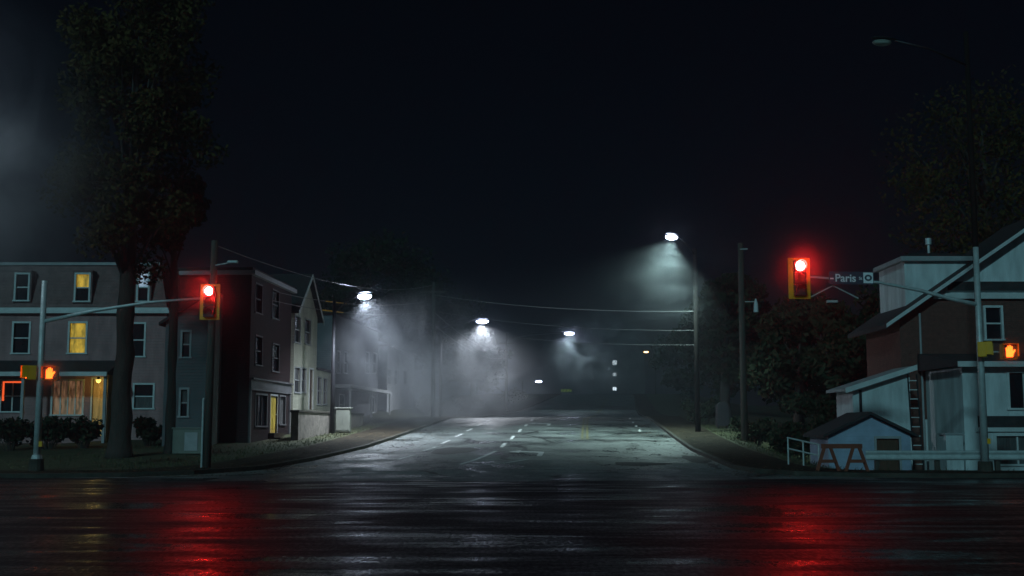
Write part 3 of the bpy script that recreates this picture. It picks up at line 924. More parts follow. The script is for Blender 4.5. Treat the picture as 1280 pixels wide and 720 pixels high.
hS = thing('white_shed', 'white shed with a single sloping roof beside the brick house', 'shed', (13.8, 45.5, -0.9))
sx0, sx1 = P(1066, 500, 45.5).x, P(1138, 500, 45.5).x
zl, zrr = P(1066, 486, 45.5).z, P(1138, 463, 45.5).z
mb = MB(); mb.prism([(sx0, 45.5, -1.7), (sx1, 45.5, -1.7), (sx1, 45.5, zrr), (sx0, 45.5, zl)], (0, 2.3, 0)); mb.build('wall', M_STUCCO, hS)
mb = MB(); e = (zrr - zl) / (sx1 - sx0)
mb.prism([(sx0 - .35, 45.2, zl - .35 * e + .01), (sx1 + .2, 45.2, zrr + .2 * e + .01), (sx1 + .2, 45.2, zrr + .2 * e + .12), (sx0 - .35, 45.2, zl - .35 * e + .12)], (0, 2.8, 0)); rf = mb.build('roof', M_TRIMD, hS)
mb = MB(); mb.prism([(sx0 - .35, 45.17, zl - .35 * e - .06), (sx1 + .2, 45.17, zrr + .2 * e - .06), (sx1 + .2, 45.17, zrr + .2 * e + .14), (sx0 - .35, 45.17, zl - .35 * e + .14)], (0, .028, 0)); mb.build('barge_board', M_TRIM, rf)
mb = MB(); mb.box((sx0 + .28, 45.46, (zl - 1.7) / 2), (0.09, 0.07, zl + 1.7 - .1)); mb.build('corner_post', M_DARKMET, hS)

ldr = thing('ladder', 'narrow ladder with pale rungs between the white shed and brick house', 'ladder', (P(1143, 500, 45.4).x, 45.4, -0.9))
lx = P(1143, 500, 45.2).x
for s in (-1, 1):
    mb = MB(); mb.tube([(lx + s * .17, 44.9, -1.1), (lx + s * .17, 45.35, P(1143, 468, 45.3).z)], 0.03, 6); mb.build('rail', M_DARKMET, ldr)
for k in range(13):
    t = (k + .5) / 13; zz = -1.1 + t * (P(1143, 470, 45.3).z + 1.1)
    mb = MB(); mb.box((lx, 44.9 + .45 * t, zz), (0.32, 0.04, 0.035)); mb.build('rung', M_TRIM, ldr)

hG = thing('gabled_shed', 'small pale blue gabled shed behind the guard rail and barricade', 'shed', (12.5, 42.4, -1.0))
gx0, gx1 = P(1035, 545, 42.4).x, P(1138, 545, 42.4).x
gxa = P(1086, 520, 42.4).x; gza = P(1086, 519, 42.4).z; gze = P(1036, 544, 42.4).z
FG = Face((gx0, 42.4), (gx1, 42.4))
gh = [(1096, 546, 1124, 590)]
cornG = [(gx0, 42.4), (gx1, 42.4), (gx1, 45.0), (gx0, 45.0)]
box_walls(hG, cornG, -1.7, gze, {0: [(FG.rect(*gh[0])[0], -1.3, FG.rect(*gh[0])[2], gze - 0.12)]}, M_BLUEWOOD)
interior(hG, cornG, -1.6, gze - .05)
mb = MB(); mb.prism([(gx0, 42.4, gze), (gx1, 42.4, gze), (gxa, 42.4, gza)], (0, 2.6, 0)); mb.build('gable_wall', M_BLUEWOOD, hG)
mb = MB()
for xe in (gx0 - .22, gx1 + .22):
    xi = gx0 if xe < gxa else gx1
    s = (gza - gze) / abs(gxa - xi); ze = gze - .22 * s
    mb.prism([(xe, 42.15, ze + .02), (gxa, 42.15, gza + .02), (gxa, 42.15, gza + .12), (xe, 42.15, ze + .12)], (0, 3.0, 0))
mb.build('roof', M_ROOF, hG)
door(hG, FG, (FG.rect(*gh[0])[0], -1.3, FG.rect(*gh[0])[2], gze - 0.12), M_BROWN, M_TRIMD)

# far block with lit stair windows beyond the crest
fb = thing('far_apartment_block', 'distant dark block with three lit windows one above another beyond the crest', 'building', P(772, 500, 330))
FF = Face((P(742, 480, 330).x, 330), (P(806, 480, 330).x, 330))
fz = P(768, 442, 330).z
fr_ = [(765.5, 450.5, 771, 456), (766, 466, 770.5, 470), (766, 484, 770.5, 488)]
cornF = [(FF.A.x, 330), (FF.B.x, 330), (FF.B.x, 342), (FF.A.x, 342)]
box_walls(fb, cornF, 2, fz, {0: [FF.rect(*q) for q in fr_]}, M_ROOF)
slab(fb, cornF, fz, fz + .4, 0.2, M_ROOF)
for q in fr_:
    window(fb, FF, FF.rect(*q), trim=M_TRIMD, lit=M_FARWIN, sash=False)

# ------------------------------------------------------------------ traffic signals
def signal_head(parent, c, wd, ht, lit=True):
    """three-section head facing the camera side (-Y); c = centre of the yellow backboard"""
    c = Vector(c)
    mb = MB(); mb.box(c, (wd, 0.03, ht)); hd = mb.build('signal_head', M_YELLOW, parent, bevel=0.012)
    mb = MB(); sec = ht * 0.29
    for k in (-1, 0, 1):
        mb.box(c + Vector((0, -0.09, -k * sec)), (wd * 0.56, 0.14, sec * 0.96))
        mb.box(c + Vector((0, 0.08, -k * sec)), (wd * 0.50, 0.12, sec * 0.9))
    mb.build('housing', M_DARKMET, hd, bevel=0.015)
    for i, k in enumerate((1, 0, -1)):
        lc = c + Vector((0, -0.165, k * sec))
        r_ = sec * (0.42 if i == 0 else 0.36)
        lb = MB()
        vs2, fs2 = [lc + Vector((0, -0.03, 0))], []
        for q in range(20):
            a = 2 * math.pi * q / 20
            vs2.append(lc + Vector((r_ * math.cos(a), 0, r_ * math.sin(a))))
        fs2 = [(0, 1 + (q + 1) % 20, 1 + q) for q in range(20)]
        lb.add(vs2, [f[::-1] for f in fs2])
        lb.build('lens', (M_RED, M_LENSOFF_A, M_LENSOFF_G)[i], hd)
        vb = MB(); vs2 = []
        for q in range(15):
            a = R(-30) + R(240) * q / 14
            for dy, rr in ((-0.002, 1.12), (-0.24 + 0.10 * abs(q - 7) / 7, 1.12)):
                vs2.append(lc + Vector((rr * r_ * math.cos(a), dy, rr * r_ * math.sin(a))))
        vb.add(vs2, [(2 * q, 2 * q + 1, 2 * q + 3, 2 * q + 2) for q in range(14)])
        vb.build('visor', M_YELLOW if i == 9 else M_DARKMET, hd)
    return hd

HAND = [(-.30, -.46), (.22, -.46), (.30, -.15), (.46, .10), (.36, .16), (.24, .02), (.22, .40), (.13, .42), (.11, .06), (.08, .50), (-.02, .50), (-.03, .06), (-.07, .46), (-.17, .45), (-.16, .04), (-.21, .32), (-.31, .30), (-.30, -.05)]
def ped_head(parent, c, size, yaw, lit=True):
    """pedestrian signal; yaw 0 faces the camera side"""
    c = Vector(c); Mr = Matrix.Rotation(yaw, 3, 'Z')
    mb = MB(); mb.box(c, (size, 0.26, size), Mr); hd = mb.build('pedestrian_head', M_YELLOW, parent, bevel=0.02)
    fb_ = MB(); fb_.box(c + Mr @ Vector((0, -0.137, 0)), (size * .86, 0.012, size * .86), Mr); fb_.build('face_plate', M_BLACK, hd)
    hb = MB(); s = size * 0.82
    poly = [c + Mr @ Vector((x * s, -0.148, z * s)) for x, z in HAND]
    hb.prism(poly[::-1], Mr @ Vector((0, -0.008, 0)))
    hb.build('hand_symbol', M_HAND if lit else M_LENSOFF_A, hd)
    vb = MB()
    for (x, z, sx_, sz_) in ((0, .5, 1.02, .02), (-.5, .08, .02, .84), (.5, .08, .02, .84)):
        vb.box(c + Mr @ Vector((x * size, -0.21, z * size)), (sx_ * size, 0.17, sz_ * size), Mr)
    vb.build('visor', M_YELLOW, hd)
    return hd

def ped_bracket(parent, a, b):
    mb = MB(); mb.tube([a, b], 0.03, 8); mb.build('bracket', M_GALV, parent)

# left signal
DL = 37.6
bl = P(45, 592, DL); bl.z = 0.14
sL = thing('traffic_signal', 'galvanised signal pole whose arm carries a red light before the grey house', 'traffic light', bl)
topL = P(53, 351, DL)
mb = MB(); mb.tube([bl, Vector((bl.x, bl.y, topL.z))], [0.115, 0.085], 14); mb.build('pole', M_GALV, sL, True)
mb = MB(); mb.tube([bl - Vector((0, 0, .05)), bl + Vector((0, 0, 0.36))], [0.24, 0.21], 14); mb.build('concrete_footing', M_KERB, sL)
mb = MB(); mb.tube([bl + Vector((0, 0, 0.36)), bl + Vector((0, 0, 0.48))], [0.17, 0.14], 14); mb.build('base_collar', M_GALV, sL)
az_ = P(55, 402, DL).z
armp = [Vector((bl.x, bl.y, az_)), P(120, 388, DL), P(185, 378, DL), P(250, 373, DL)]
mb = MB(); mb.tube(armp, [0.065, 0.055, 0.045, 0.035], 10); mb.build('mast_arm', M_GALV, sL, True)
hc = P(262.5, 377.5, DL - 0.1)
signal_head(sL, hc, 0.62, 1.13)
mb = MB(); mb.tube([armp[-1], hc + Vector((0, .15, armp[-1].z - hc.z))], 0.035, 8); mb.build('bracket', M_GALV, sL)
pz_ = P(65, 467, DL).z
ped_head(sL, (P(66, 467, DL).x, DL - 0.15, pz_), 0.44, R(6))
ped_head(sL, (P(40, 466, DL).x, DL - 0.05, pz_ + .02), 0.44, R(-62))
ped_bracket(sL, (P(40, 466, DL).x, DL + .02, pz_), (P(66, 467, DL).x, DL + .02, pz_))
mb = MB(); q = P(50, 555, DL); mb.box((bl.x + .13, bl.y - .05, q.z), (0.10, 0.10, 0.16)); mb.build('push_button', M_YELLOW, sL)

# right signal
DR = 37.0
br = P(1232, 588, DR); br.z = 0.14
sR = thing('traffic_signal', 'galvanised signal pole whose arm carries a red light and the street name', 'traffic light', br)
topR = P(1224, 309, DR)
mb = MB(); mb.tube([br, Vector((br.x, br.y, topR.z))], [0.12, 0.085], 14); mb.build('pole', M_GALV, sR, True)
mb = MB(); mb.tube([br - Vector((0, 0, .05)), br + Vector((0, 0, 0.30))], [0.24, 0.21], 14); mb.build('concrete_footing', M_KERB, sR)
armr = [Vector((br.x, br.y, P(1226, 381, DR).z)), P(1190, 374, DR), P(1150, 363, DR), P(1098, 353, DR), P(1012, 346, DR)]
mb = MB(); mb.tube(armr, [0.075, 0.065, 0.055, 0.045, 0.033], 10); mb.build('mast_arm', M_GALV, sR, True)
hc = P(999, 348, DR - .1)
signal_head(sR, hc, 0.68, 1.28)
mb = MB(); mb.tube([armr[-1], hc + Vector((0, .15, armr[-1].z - hc.z))], 0.033, 8); mb.build('bracket', M_GALV, sR)
mb = MB(); mb.tube([P(1014, 371, DR), P(1041, 357, DR), P(1073, 373, DR)], 0.022, 6); mb.build('stay_bracket', M_GALV, sR)
mb = MB(); mb.box(P(1040, 377, DR), (0.34, 0.14, 0.08)); mb.build('sensor', M_GALV, sR, bevel=0.02)
pz_ = P(1258, 440, DR).z
ped_head(sR, (P(1258, 440, DR).x, DR - .15, pz_), 0.46, R(-6))
ped_head(sR, (P(1227, 437, DR).x - .05, DR - .20, pz_ + .06), 0.46, R(65), lit=False)
ped_bracket(sR, (P(1227, 437, DR).x, DR + .02, pz_), (P(1258, 440, DR).x, DR + .02, pz_))
mb = MB(); mb.box((br.x + .1, br.y - .06, 1.05), (0.10, 0.10, 0.16)); mb.build('push_button', M_YELLOW, sR)

# street name plate on the right arm
sg = P(1064, 347.5, DR - .12)
def plate_pt(x, z, d=0.0):
    return sg + Vector((x, -d, z - 0.012 * x))
mb = MB()
mb.prism([plate_pt(-.69, -.2), plate_pt(.69, -.2), plate_pt(.69, .2), plate_pt(-.69, .2)][::-1], (0, 0.02, 0))
plate = mb.build('name_plate', M_SIGN, sR)
plate['label'] = 'dark blue street name plate reading Paris'
mb = MB()
for s in (-.5, .5):
    mb.tube([sg + Vector((s, .03, .1)), sg + Vector((s, .14, .05))], 0.02, 6)
mb.build('plate_clamp', M_GALV, plate)
def lettering(txt, size, x, z, name):
    cu = bpy.data.curves.new(name, 'FONT'); cu.body = txt; cu.size = size; cu.extrude = 0.002; cu.offset = 0.006 * size / .3
    cu.align_x = 'LEFT'
    o = bpy.data.objects.new(name, cu); C.objects.link(o)
    bpy.context.view_layer.update()
    me = bpy.data.meshes.new_from_object(o.evaluated_get(bpy.context.evaluated_depsgraph_get()))
    bpy.data.objects.remove(o)
    mo = bpy.data.objects.new(name, me); C.objects.link(mo)
    me.materials.clear(); me.materials.append(M_SIGNW)
    mo.parent = plate
    mo.rotation_euler = (R(90), R(0.7), 0)
    mo.location = plate_pt(x, z, .006) - wloc(plate)
    return mo
lettering('Paris', 0.34, -.51, -.115, 'lettering')
mb = MB()
for zz in (.0,):
    mb.prism([plate_pt(-.655, -.045, .006), plate_pt(-.545, -.045, .006), plate_pt(-.545, .0, .006), plate_pt(-.655, .0, .006)][::-1], (0, .003, 0))
mb.build('dash_mark', M_SIGNW, plate)
lettering('St', 0.13, .235, -.05, 'lettering')
mb = MB(); mb.prism([plate_pt(.375, -.155, .006), plate_pt(.675, -.155, .006), plate_pt(.675, .175, .006), plate_pt(.375, .175, .006)][::-1], (0, .003, 0)); em = mb.build('emblem_panel', M_SIGNW, plate)
mb = MB()
for q in range(20):
    a, b = 2 * math.pi * q / 20, 2 * math.pi * (q + 1) / 20
    cx_, cz_ = .525, .01
    mb.add([plate_pt(cx_ + r0 * math.cos(t), cz_ + r0 * math.sin(t) * .85, .011) for (r0, t) in ((.055, a), (.115, a), (.115, b), (.055, b))], [(0, 1, 2, 3)])
mb.build('emblem_ring', M_SIGN, em)

# ------------------------------------------------------------------ street lamps
def street_lamp(name, label, lamp, pole_xy, energy, col, pole_mat=M_DARKMET, group=None, lens=M_LED, size=1.0, lit=True, pole_top=None, cone=160, lean=(0, 0, 0), pole_r=0.11):
    """cobra-head lamp: lamp = point of the glass bowl; pole_xy = foot of its pole"""
    lamp = Vector(lamp); x, y = pole_xy
    z0 = gz(x, y) + 0.08
    t = thing(name, label, 'street lamp', (x, y, z0), group)
    zt = pole_top if pole_top is not None else lamp.z + 0.1
    mb = MB(); mb.tube([(x, y, z0 - .2), (x, y, zt)], [pole_r * 1.15, pole_r * .8], 12); mb.build('pole', pole_mat, t, True)
    za = min(zt - 0.35, lamp.z - 0.55)
    a = Vector((x, y, za)); d = Vector((lamp.x - x, lamp.y - y, 0)); L_ = d.length; d.normalize()
    p1 = a + d * L_ * .45 + Vector((0, 0, (lamp.z + .12 - za) * .72)); p2 = lamp - d * 0.5 * size + Vector((0, 0, 0.12))
    mb = MB(); mb.tube([a, p1, p2], [0.045, 0.04, 0.035], 8); mb.build('arm', M_DARKMET, t, True)
    ang = math.atan2(d.y, d.x); Mr = Matrix.Rotation(ang, 3, 'Z')
    hb = MB()
    secs = [(-.62, .05, .05), (-.45, .12, .08), (-.1, .19, .11), (.25, .19, .10), (.42, .13, .06), (.48, .05, .03)]
    vs2 = []
    for (u, hw, hh) in secs:
        for k in range(10):
            an = 2 * math.pi * k / 10
            vs2.append(lamp + Mr @ Vector((u * size, hw * math.cos(an) * size, 0.185 * size + hh * .6 * math.sin(an) * size * (1 if math.sin(an) > 0 else .3))))
    fs2 = [(i * 10 + k, i * 10 + (k + 1) % 10, (i + 1) * 10 + (k + 1) % 10, (i + 1) * 10 + k) for i in range(len(secs) - 1) for k in range(10)]
    fs2 += [tuple(range(10))[::-1], tuple(range(50, 60))]
    hb.add(vs2, fs2); hd = hb.build('lamp_head', M_DARKMET, t, True)
    gb = MB(); gb.dome((0, 0, 0), .40 * size, .26 * size, .15 * size); gb.dome((0, 0, 0), .40 * size, .26 * size, .07 * size, 1)
    gb.v = [tuple(lamp + Mr @ (Vector(p) + Vector((.05 * size, 0, 0.03)))) for p in gb.v]
    gb.build('lamp_glass', lens, hd, True)
    if lit and energy:
        ld = bpy.data.lights.new('lamp_light', 'SPOT'); ld.energy = energy; ld.color = col; ld.spot_size = R(cone); ld.spot_blend = 1.0; ld.shadow_soft_size = 0.12
        lo = bpy.data.objects.new('lamp_light', ld); lo.location = lamp + Vector((0, 0, -0.16 * size)) - wloc(hd); lo.parent = hd; C.objects.link(lo)
        lo.rotation_euler = lean
    return t

COOL = (0.78, 0.88, 1.0)
TEAL = (0.66, 1.0, 0.94)
G_ = 'lit street lamps along the street'
street_lamp('street_lamp', 'lit street lamp glowing in thick mist before the terrace houses', P(455, 371, 60), (-9.3, 62.5), 8000, COOL, size=1.15, cone=172, lean=(R(12), -R(24), 0))
street_lamp('street_lamp', 'lit street lamp above the glinting wires up the left verge', P(602, 402, 90), (-5.4, 91), 7500, (0.86, 0.92, 1.0), lens=M_LEDFAR, size=1.2)
street_lamp('street_lamp', 'lit street lamp hanging over the centre of the climbing street', P(711, 417, 134), (-0.6, 134), 1000, (0.7, 0.95, 1.0), lens=M_LEDFAR, size=1.3)
street_lamp('street_lamp', 'lit street lamp low beyond the crest of the street', P(673, 477, 285), (2.5, 285), 7000, (0.78, 0.92, 0.9), lens=M_LEDFAR, size=2.0)
street_lamp('street_lamp', 'lit street lamp high on the pole that carries the overhead wires', P(840, 297, 62), (P(870, 400, 63.5).x, 63.5), 9500, TEAL, pole_mat=mat('creosoted_pole_wood', (0.016, 0.014, 0.013), 0.9, 0.3, 3, spec=0.05), size=1.0, cone=128, lean=(0, R(20), 0), pole_top=P(870, 311, 63.5).z, pole_r=0.13)
street_lamp('street_lamp', 'tiny amber street lamp beyond the crest near the far block', P(808, 440, 300), (P(808, 440, 300).x + 2.2, 300), 0, COOL, lens=M_AMBER, size=1.5, lit=False)
street_lamp('street_lamp', 'unlit street lamp on the tall wooden pole beside the street-name signal', P(1104, 54, 38.6), (P(1216, 300, 39.5).x, 39.3), 0, COOL, pole_mat=mat('creosoted_pole_wood', (0.016, 0.014, 0.013), 0.9, 0.3, 3, spec=0.05), lens=M_LENSPALE, size=0.85, lit=False, pole_top=P(1216, 40, 39.3).z, pole_r=0.10)
street_lamp('street_lamp', 'lit street lamp on the cross street before the grey house', P(-110, 60, 37.6), (-21.6, 38.6), 750, (0.70, 0.92, 1.0), size=1.1)

# utility pole with unlit lamp arm on the left corner
up = thing('utility_pole', 'grey corner utility pole with pale conduit and small unlit lamp arm', 'utility pole', (P(258, 587, 39).x, 39, gz(-9.9, 39) + .14))
ux = P(258, 587, 39).x; uz = up.location.z
mb = MB(); mb.tube([(ux, 39, uz - .1), (ux + .06, 39, P(262, 301, 39).z)], [0.14, 0.11], 12); mb.build('pole', M_POLEWOOD, up, True)
mb = MB(); mb.tube([(ux - .13, 38.88, uz), (ux - .13, 38.88, P(254, 500, 39).z), (ux - .12, 38.9, P(254, 498, 39).z)], 0.035, 8); mb.build('conduit', M_GALV, up)
mb = MB(); mb.tube([(ux + .06, 39, P(262, 332, 39).z), P(280, 330, 38.6), P(288, 328, 38.4)], 0.025, 8); mb.build('lamp_arm', M_GALV, up)
mb = MB(); c_ = P(291, 327.5, 38.3); mb.box(c_, (.34, .16, .09)); mb.build('lamp_head', M_GALV, up, bevel=0.03)
# wooden pole on the right
wp = thing('utility_pole', 'bare wooden utility pole standing alone in front of the dark trees', 'utility pole', (P(931, 550, 57).x, 57, gz(11, 57)))
wx = P(931, 550, 57).x
mb = MB(); mb.tube([(wx, 57, gz(wx, 57) - .2), (wx, 57, P(931, 304, 57).z)], [0.17, 0.13], 12); mb.build('pole', M_POLEWOOD, wp, True)
mb = MB(); mb.tube([(wx - .05, 56.9, P(931, 312, 57).z), (wx + .3, 56.8, P(931, 312, 57).z)], 0.03, 6); mb.build('insulator_arm', M_GALV, wp)
mb = MB(); c_ = P(945, 385, 57); mb.tube([c_ + Vector((0, 0, .45)), c_ + Vector((0, 0, .2)), c_ - Vector((0, 0, .2))], [0.03, 0.10, 0.12], 8); mb.tube([c_ + Vector((0, 0, .3)), Vector((wx, 57, c_.z + .3))], 0.02, 6); mb.build('insulator', M_TRIM, wp)
# poles in the mist carrying wires
mp_ = thing('utility_pole', 'wooden utility pole in the mist where the overhead wires cross the street', 'utility pole', (-5.5, 84, gz(-5.5, 84)))
mb = MB(); mb.tube([(-5.5, 84, 1.8), (-5.5, 84, 11.6)], [0.16, 0.12], 10); mb.build('pole', M_POLEWOOD, mp_, True)
mb = MB(); mb.box((-5.5, 83.85, 10.9), (1.9, 0.1, 0.12)); mb.build('crossarm', M_POLEWOOD, mp_)
fp_ = thing('utility_pole', 'slim utility pole far up the left verge', 'utility pole', (P(633, 470, 150).x, 150, gz(-.7, 150)))
fx = P(633, 470, 150).x
mb = MB(); mb.tube([(fx, 150, 3.5), (fx, 150, 12.4)], [0.16, 0.12], 10); mb.build('pole', M_POLEWOOD, fp_, True)
mb = MB(); mb.box((fx, 149.85, 11.8), (1.9, 0.1, 0.12)); mb.build('crossarm', M_POLEWOOD, fp_)

def wire(a, b, sag, label, r=0.016, group='overhead wires', sleeve=None):
    a, b = Vector(a), Vector(b)
    pts = []
    for i in range(17):
        t = i / 16
        p = a.lerp(b, t); p.z -= sag * 4 * t * (1 - t)
        pts.append(p)
    mb = MB(); mb.tube(pts, r, 5); o = mb.build('overhead_wire', M_WIRE, None)
    tag(o, label, 'wire', group)
    if sleeve:
        sb = MB(); p, q = pts[sleeve[0]], pts[sleeve[1]]; sb.tube([p, q], 0.035, 6); sb.build('yellow_sleeve', M_YELLOW, o)
    return o
px_ = P(870, 400, 63.5).x
for k, (yy, zz, nm) in enumerate(((389, 10.7, 'highest'), (413, 9.5, 'middle'), (431, 8.4, 'lowest'))):
    wire((px_, 63.5, P(870, yy, 63.5).z), (-5.5 + .3 * k, 84, zz), 0.35, f'{nm} of the three wires strung across the street', (0.022, .010, .008)[k], 'wires across the street')
for k, (za, zb, nm) in enumerate(((9.6, 10.9, 'upper'), (8.7, 10.0, 'lower'))):
    wire((-5.6, 84, za), (fx, 150, zb), 0.9, f'{nm} wire glinting under the lamp along the left verge', 0.028, 'wires along the verge')
wire((-11.5, 59, P(345, 366, 59).z), (-6.2, 84, 10.2), 0.4, 'service wire with a yellow sleeve from the brick building', 0.018, None, (4, 6))
wire((-11.6, 58, P(340, 376, 58).z), (-6.2, 84, 9.5), 0.4, 'lower service wire with a yellow sleeve past the steep gable', 0.018, None, (4, 6))
wire((ux + .05, 39, P(262, 306, 39).z), (-5.6, 84, 11.4), 0.8, 'long wire from the corner utility pole along the terrace', 0.012, None)

# ------------------------------------------------------------------ guard rail, railing, barricade, small street things
gr = thing('guard_rail', 'corrugated steel guard rail along the pavement before the white sheds', 'guard rail', (15, 39, 0.1))
gy = 39.2
prof = [(-.155, .00), (-.12, -.05), (-.075, -.05), (-.03, .02), (.03, .02), (.075, -.05), (.12, -.05), (.155, .00)]
gxs = P(1082, 570, gy).x
mb = MB(); n_ = 2
vs2 = [(x, gy + d, 0.57 + z) for x in (gxs, 40) for (z, d) in prof] + [(x, gy + d + .012, 0.57 + z) for x in (gxs, 40) for (z, d) in prof]
k8 = len(prof)
fs2 = [(i, i + 1, k8 + i + 1, k8 + i) for i in range(k8 - 1)] + [(2 * k8 + i, 3 * k8 + i, 3 * k8 + i + 1, 2 * k8 + i + 1) for i in range(k8 - 1)]
mb.add(vs2, fs2); mb.build('beam', M_GALV, gr, True)
x = gxs + .4
while x < 27:
    mb = MB(); mb.box((x, gy + .13, 0.25), (0.15, 0.15, 0.95)); mb.build('post', M_POLEWOOD, gr, bevel=0.015)
    x += 1.95
hr = thing('hand_railing', 'pale pipe hand railing left of the barricade', 'railing', (9.8, 40, 0.1))
ra, rb = P(984, 547, 41.0), P(1024, 556, 40.0)
for dz in (0, -.36):
    mb = MB(); mb.tube([ra + Vector((0, 0, dz)), rb + Vector((0, 0, dz))], 0.028, 8); mb.build('rail', M_GALV, hr)
for t in (0.02, .5, .98):
    p = ra.lerp(rb, t); mb = MB(); mb.tube([(p.x, p.y, gz(p.x, p.y) - .3), p], 0.028, 8); mb.build('post', M_GALV, hr)

bc = thing('barricade', 'orange wooden sawhorse barricade on the pavement before the guard rail', 'barricade', (10.3, 37.1, .14))
by = 36.9
for cx_ in (P(1035, 575, by).x, P(1071, 575, by).x):
    for s in (-1, 1):
        mb = MB()
        mb.prism([(cx_ + s * .40, by + s * .05, .14), (cx_ + s * .30, by + s * .05, .14), (cx_ + s * .02, by, .93), (cx_ + s * .12, by, .93)], (0, 0.06, 0)); mb.build('leg', M_ORANGE, bc)
    mb = MB(); mb.box((cx_, by - .03, .45), (0.46, 0.04, 0.10)); mb.build('brace', M_ORANGE, bc)
mb = MB(); mb.box(((P(1035, 575, by).x + P(1071, 575, by).x) / 2, by + .03, .90), (1.25, 0.05, 0.14)); mb.build('top_board', M_ORANGE, bc)

mkp = thing('marker_post', 'thin pale post standing behind the guard rail', 'post', (P(1160, 580, 40).x, 40, -.5))
mx = P(1160, 580, 40).x
mb = MB(); mb.tube([(mx, 40, -1.0), (mx, 40, P(1160, 526, 40).z)], 0.04, 8); mb.build('shaft', M_TRIM, mkp)
mb = MB(); mb.dome((mx, 40, P(1160, 526, 40).z), .05, .05, .05, 1, 10, 3); mb.build('cap', M_TRIM, mkp)

mbx = thing('relay_mailbox', 'dark relay mailbox beside the pavement under the trees', 'mailbox', (P(903, 520, 68).x, 68, gz(11.9, 68)))
q = mbx.location + Vector((0, 0, .1))
mb = MB()
pr = [(-.35, 0), (.35, 0), (.35, 1.05)] + [(.35 * math.cos(a), 1.05 + .3 * math.sin(a)) for a in [math.pi * k / 8 for k in range(1, 8)]] + [(-.35, 1.05)]
mb.prism([q + Vector((a, -.3, .12 + b)) for a, b in pr][::-1], (0, .6, 0)); mb.build('body', M_DARKMET, mbx, bevel=0.02)
mb = MB(); mb.box(q + Vector((0, -.32, 1.05)), (.5, .04, .16)); mb.build('hatch', M_DARKMET, mbx)
for s in (-1, 1):
    mb = MB(); mb.box(q + Vector((s * .28, 0, .03)), (.08, .5, .2)); mb.build('foot', M_DARKMET, mbx)

cs = thing('chevron_sign', 'low yellow hazard marker sign on the crest of the street', 'sign', P(708, 493, 222))
q = Vector((P(708, 492, 222).x, 222, zr(222)))
mb = MB(); mb.box(q + Vector((0, 0, .75)), (1.9, .05, .45)); mb.build('board', mat('sign_yellow', (0.75, 0.6, 0.05), 0.4, 0.1), cs)
for k in range(3):
    mb = MB(); mb.box(q + Vector((-.6 + .6 * k, -.035, .75)), (.14, .012, .5), Matrix.Rotation(R(35), 3, 'Y')); mb.build('black_stripe', M_BLACK, cs)
for s in (-1, 1):
    mb = MB(); mb.tube([q + Vector((s * .7, .05, -.1)), q + Vector((s * .7, .05, .6))], .04, 6); mb.build('post', M_GALV, cs)

uc = thing('utility_box', 'pale waist-high utility box behind the corner utility pole', 'box', (P(238, 572, 47).x, 47, gz(-12.6, 47)))
q = uc.location + Vector((0, 0, .1))
mb = MB(); mb.box(q + Vector((0, 0, .5)), (1.25, .7, .95)); mb.build('casing', M_PALEBOX, uc, bevel=0.03)
mb = MB(); mb.box(q + Vector((0, 0, 1.01)), (1.33, .78, .06)); mb.build('lid', M_PALEBOX, uc, bevel=0.02)
mb = MB(); mb.box(q + Vector((.1, -.36, .5)), (.5, .02, .7)); mb.build('hatch', M_TRIMD, uc)

# ------------------------------------------------------------------ trees and shrubs
def leaf_mesh(rng, centres, radii, count, size, squash=0.8):
    k = len(centres)
    idx = rng.integers(0, k, count)
    ctr = np.array(centres)[idx]; rad = np.array(radii)[idx][:, None]
    d = rng.normal(size=(count, 3)); d /= np.linalg.norm(d, axis=1)[:, None]
    rr = rng.random((count, 1)) ** 0.45
    pos = ctr + d * rad * rr * np.array([1, 1, squash])
    a = rng.normal(size=(count, 3)); a /= np.linalg.norm(a, axis=1)[:, None]
    b = np.cross(a, rng.normal(size=(count, 3))); b /= np.linalg.norm(b, axis=1)[:, None]
    s = size * (0.6 + 0.8 * rng.random((count, 1)))
    v = np.stack([pos - a * s, pos + b * s * .5, pos + a * s, pos - b * s * .5], axis=1).reshape(-1, 3)
    return v, [(4 * i, 4 * i + 1, 4 * i + 2, 4 * i + 3) for i in range(count)]

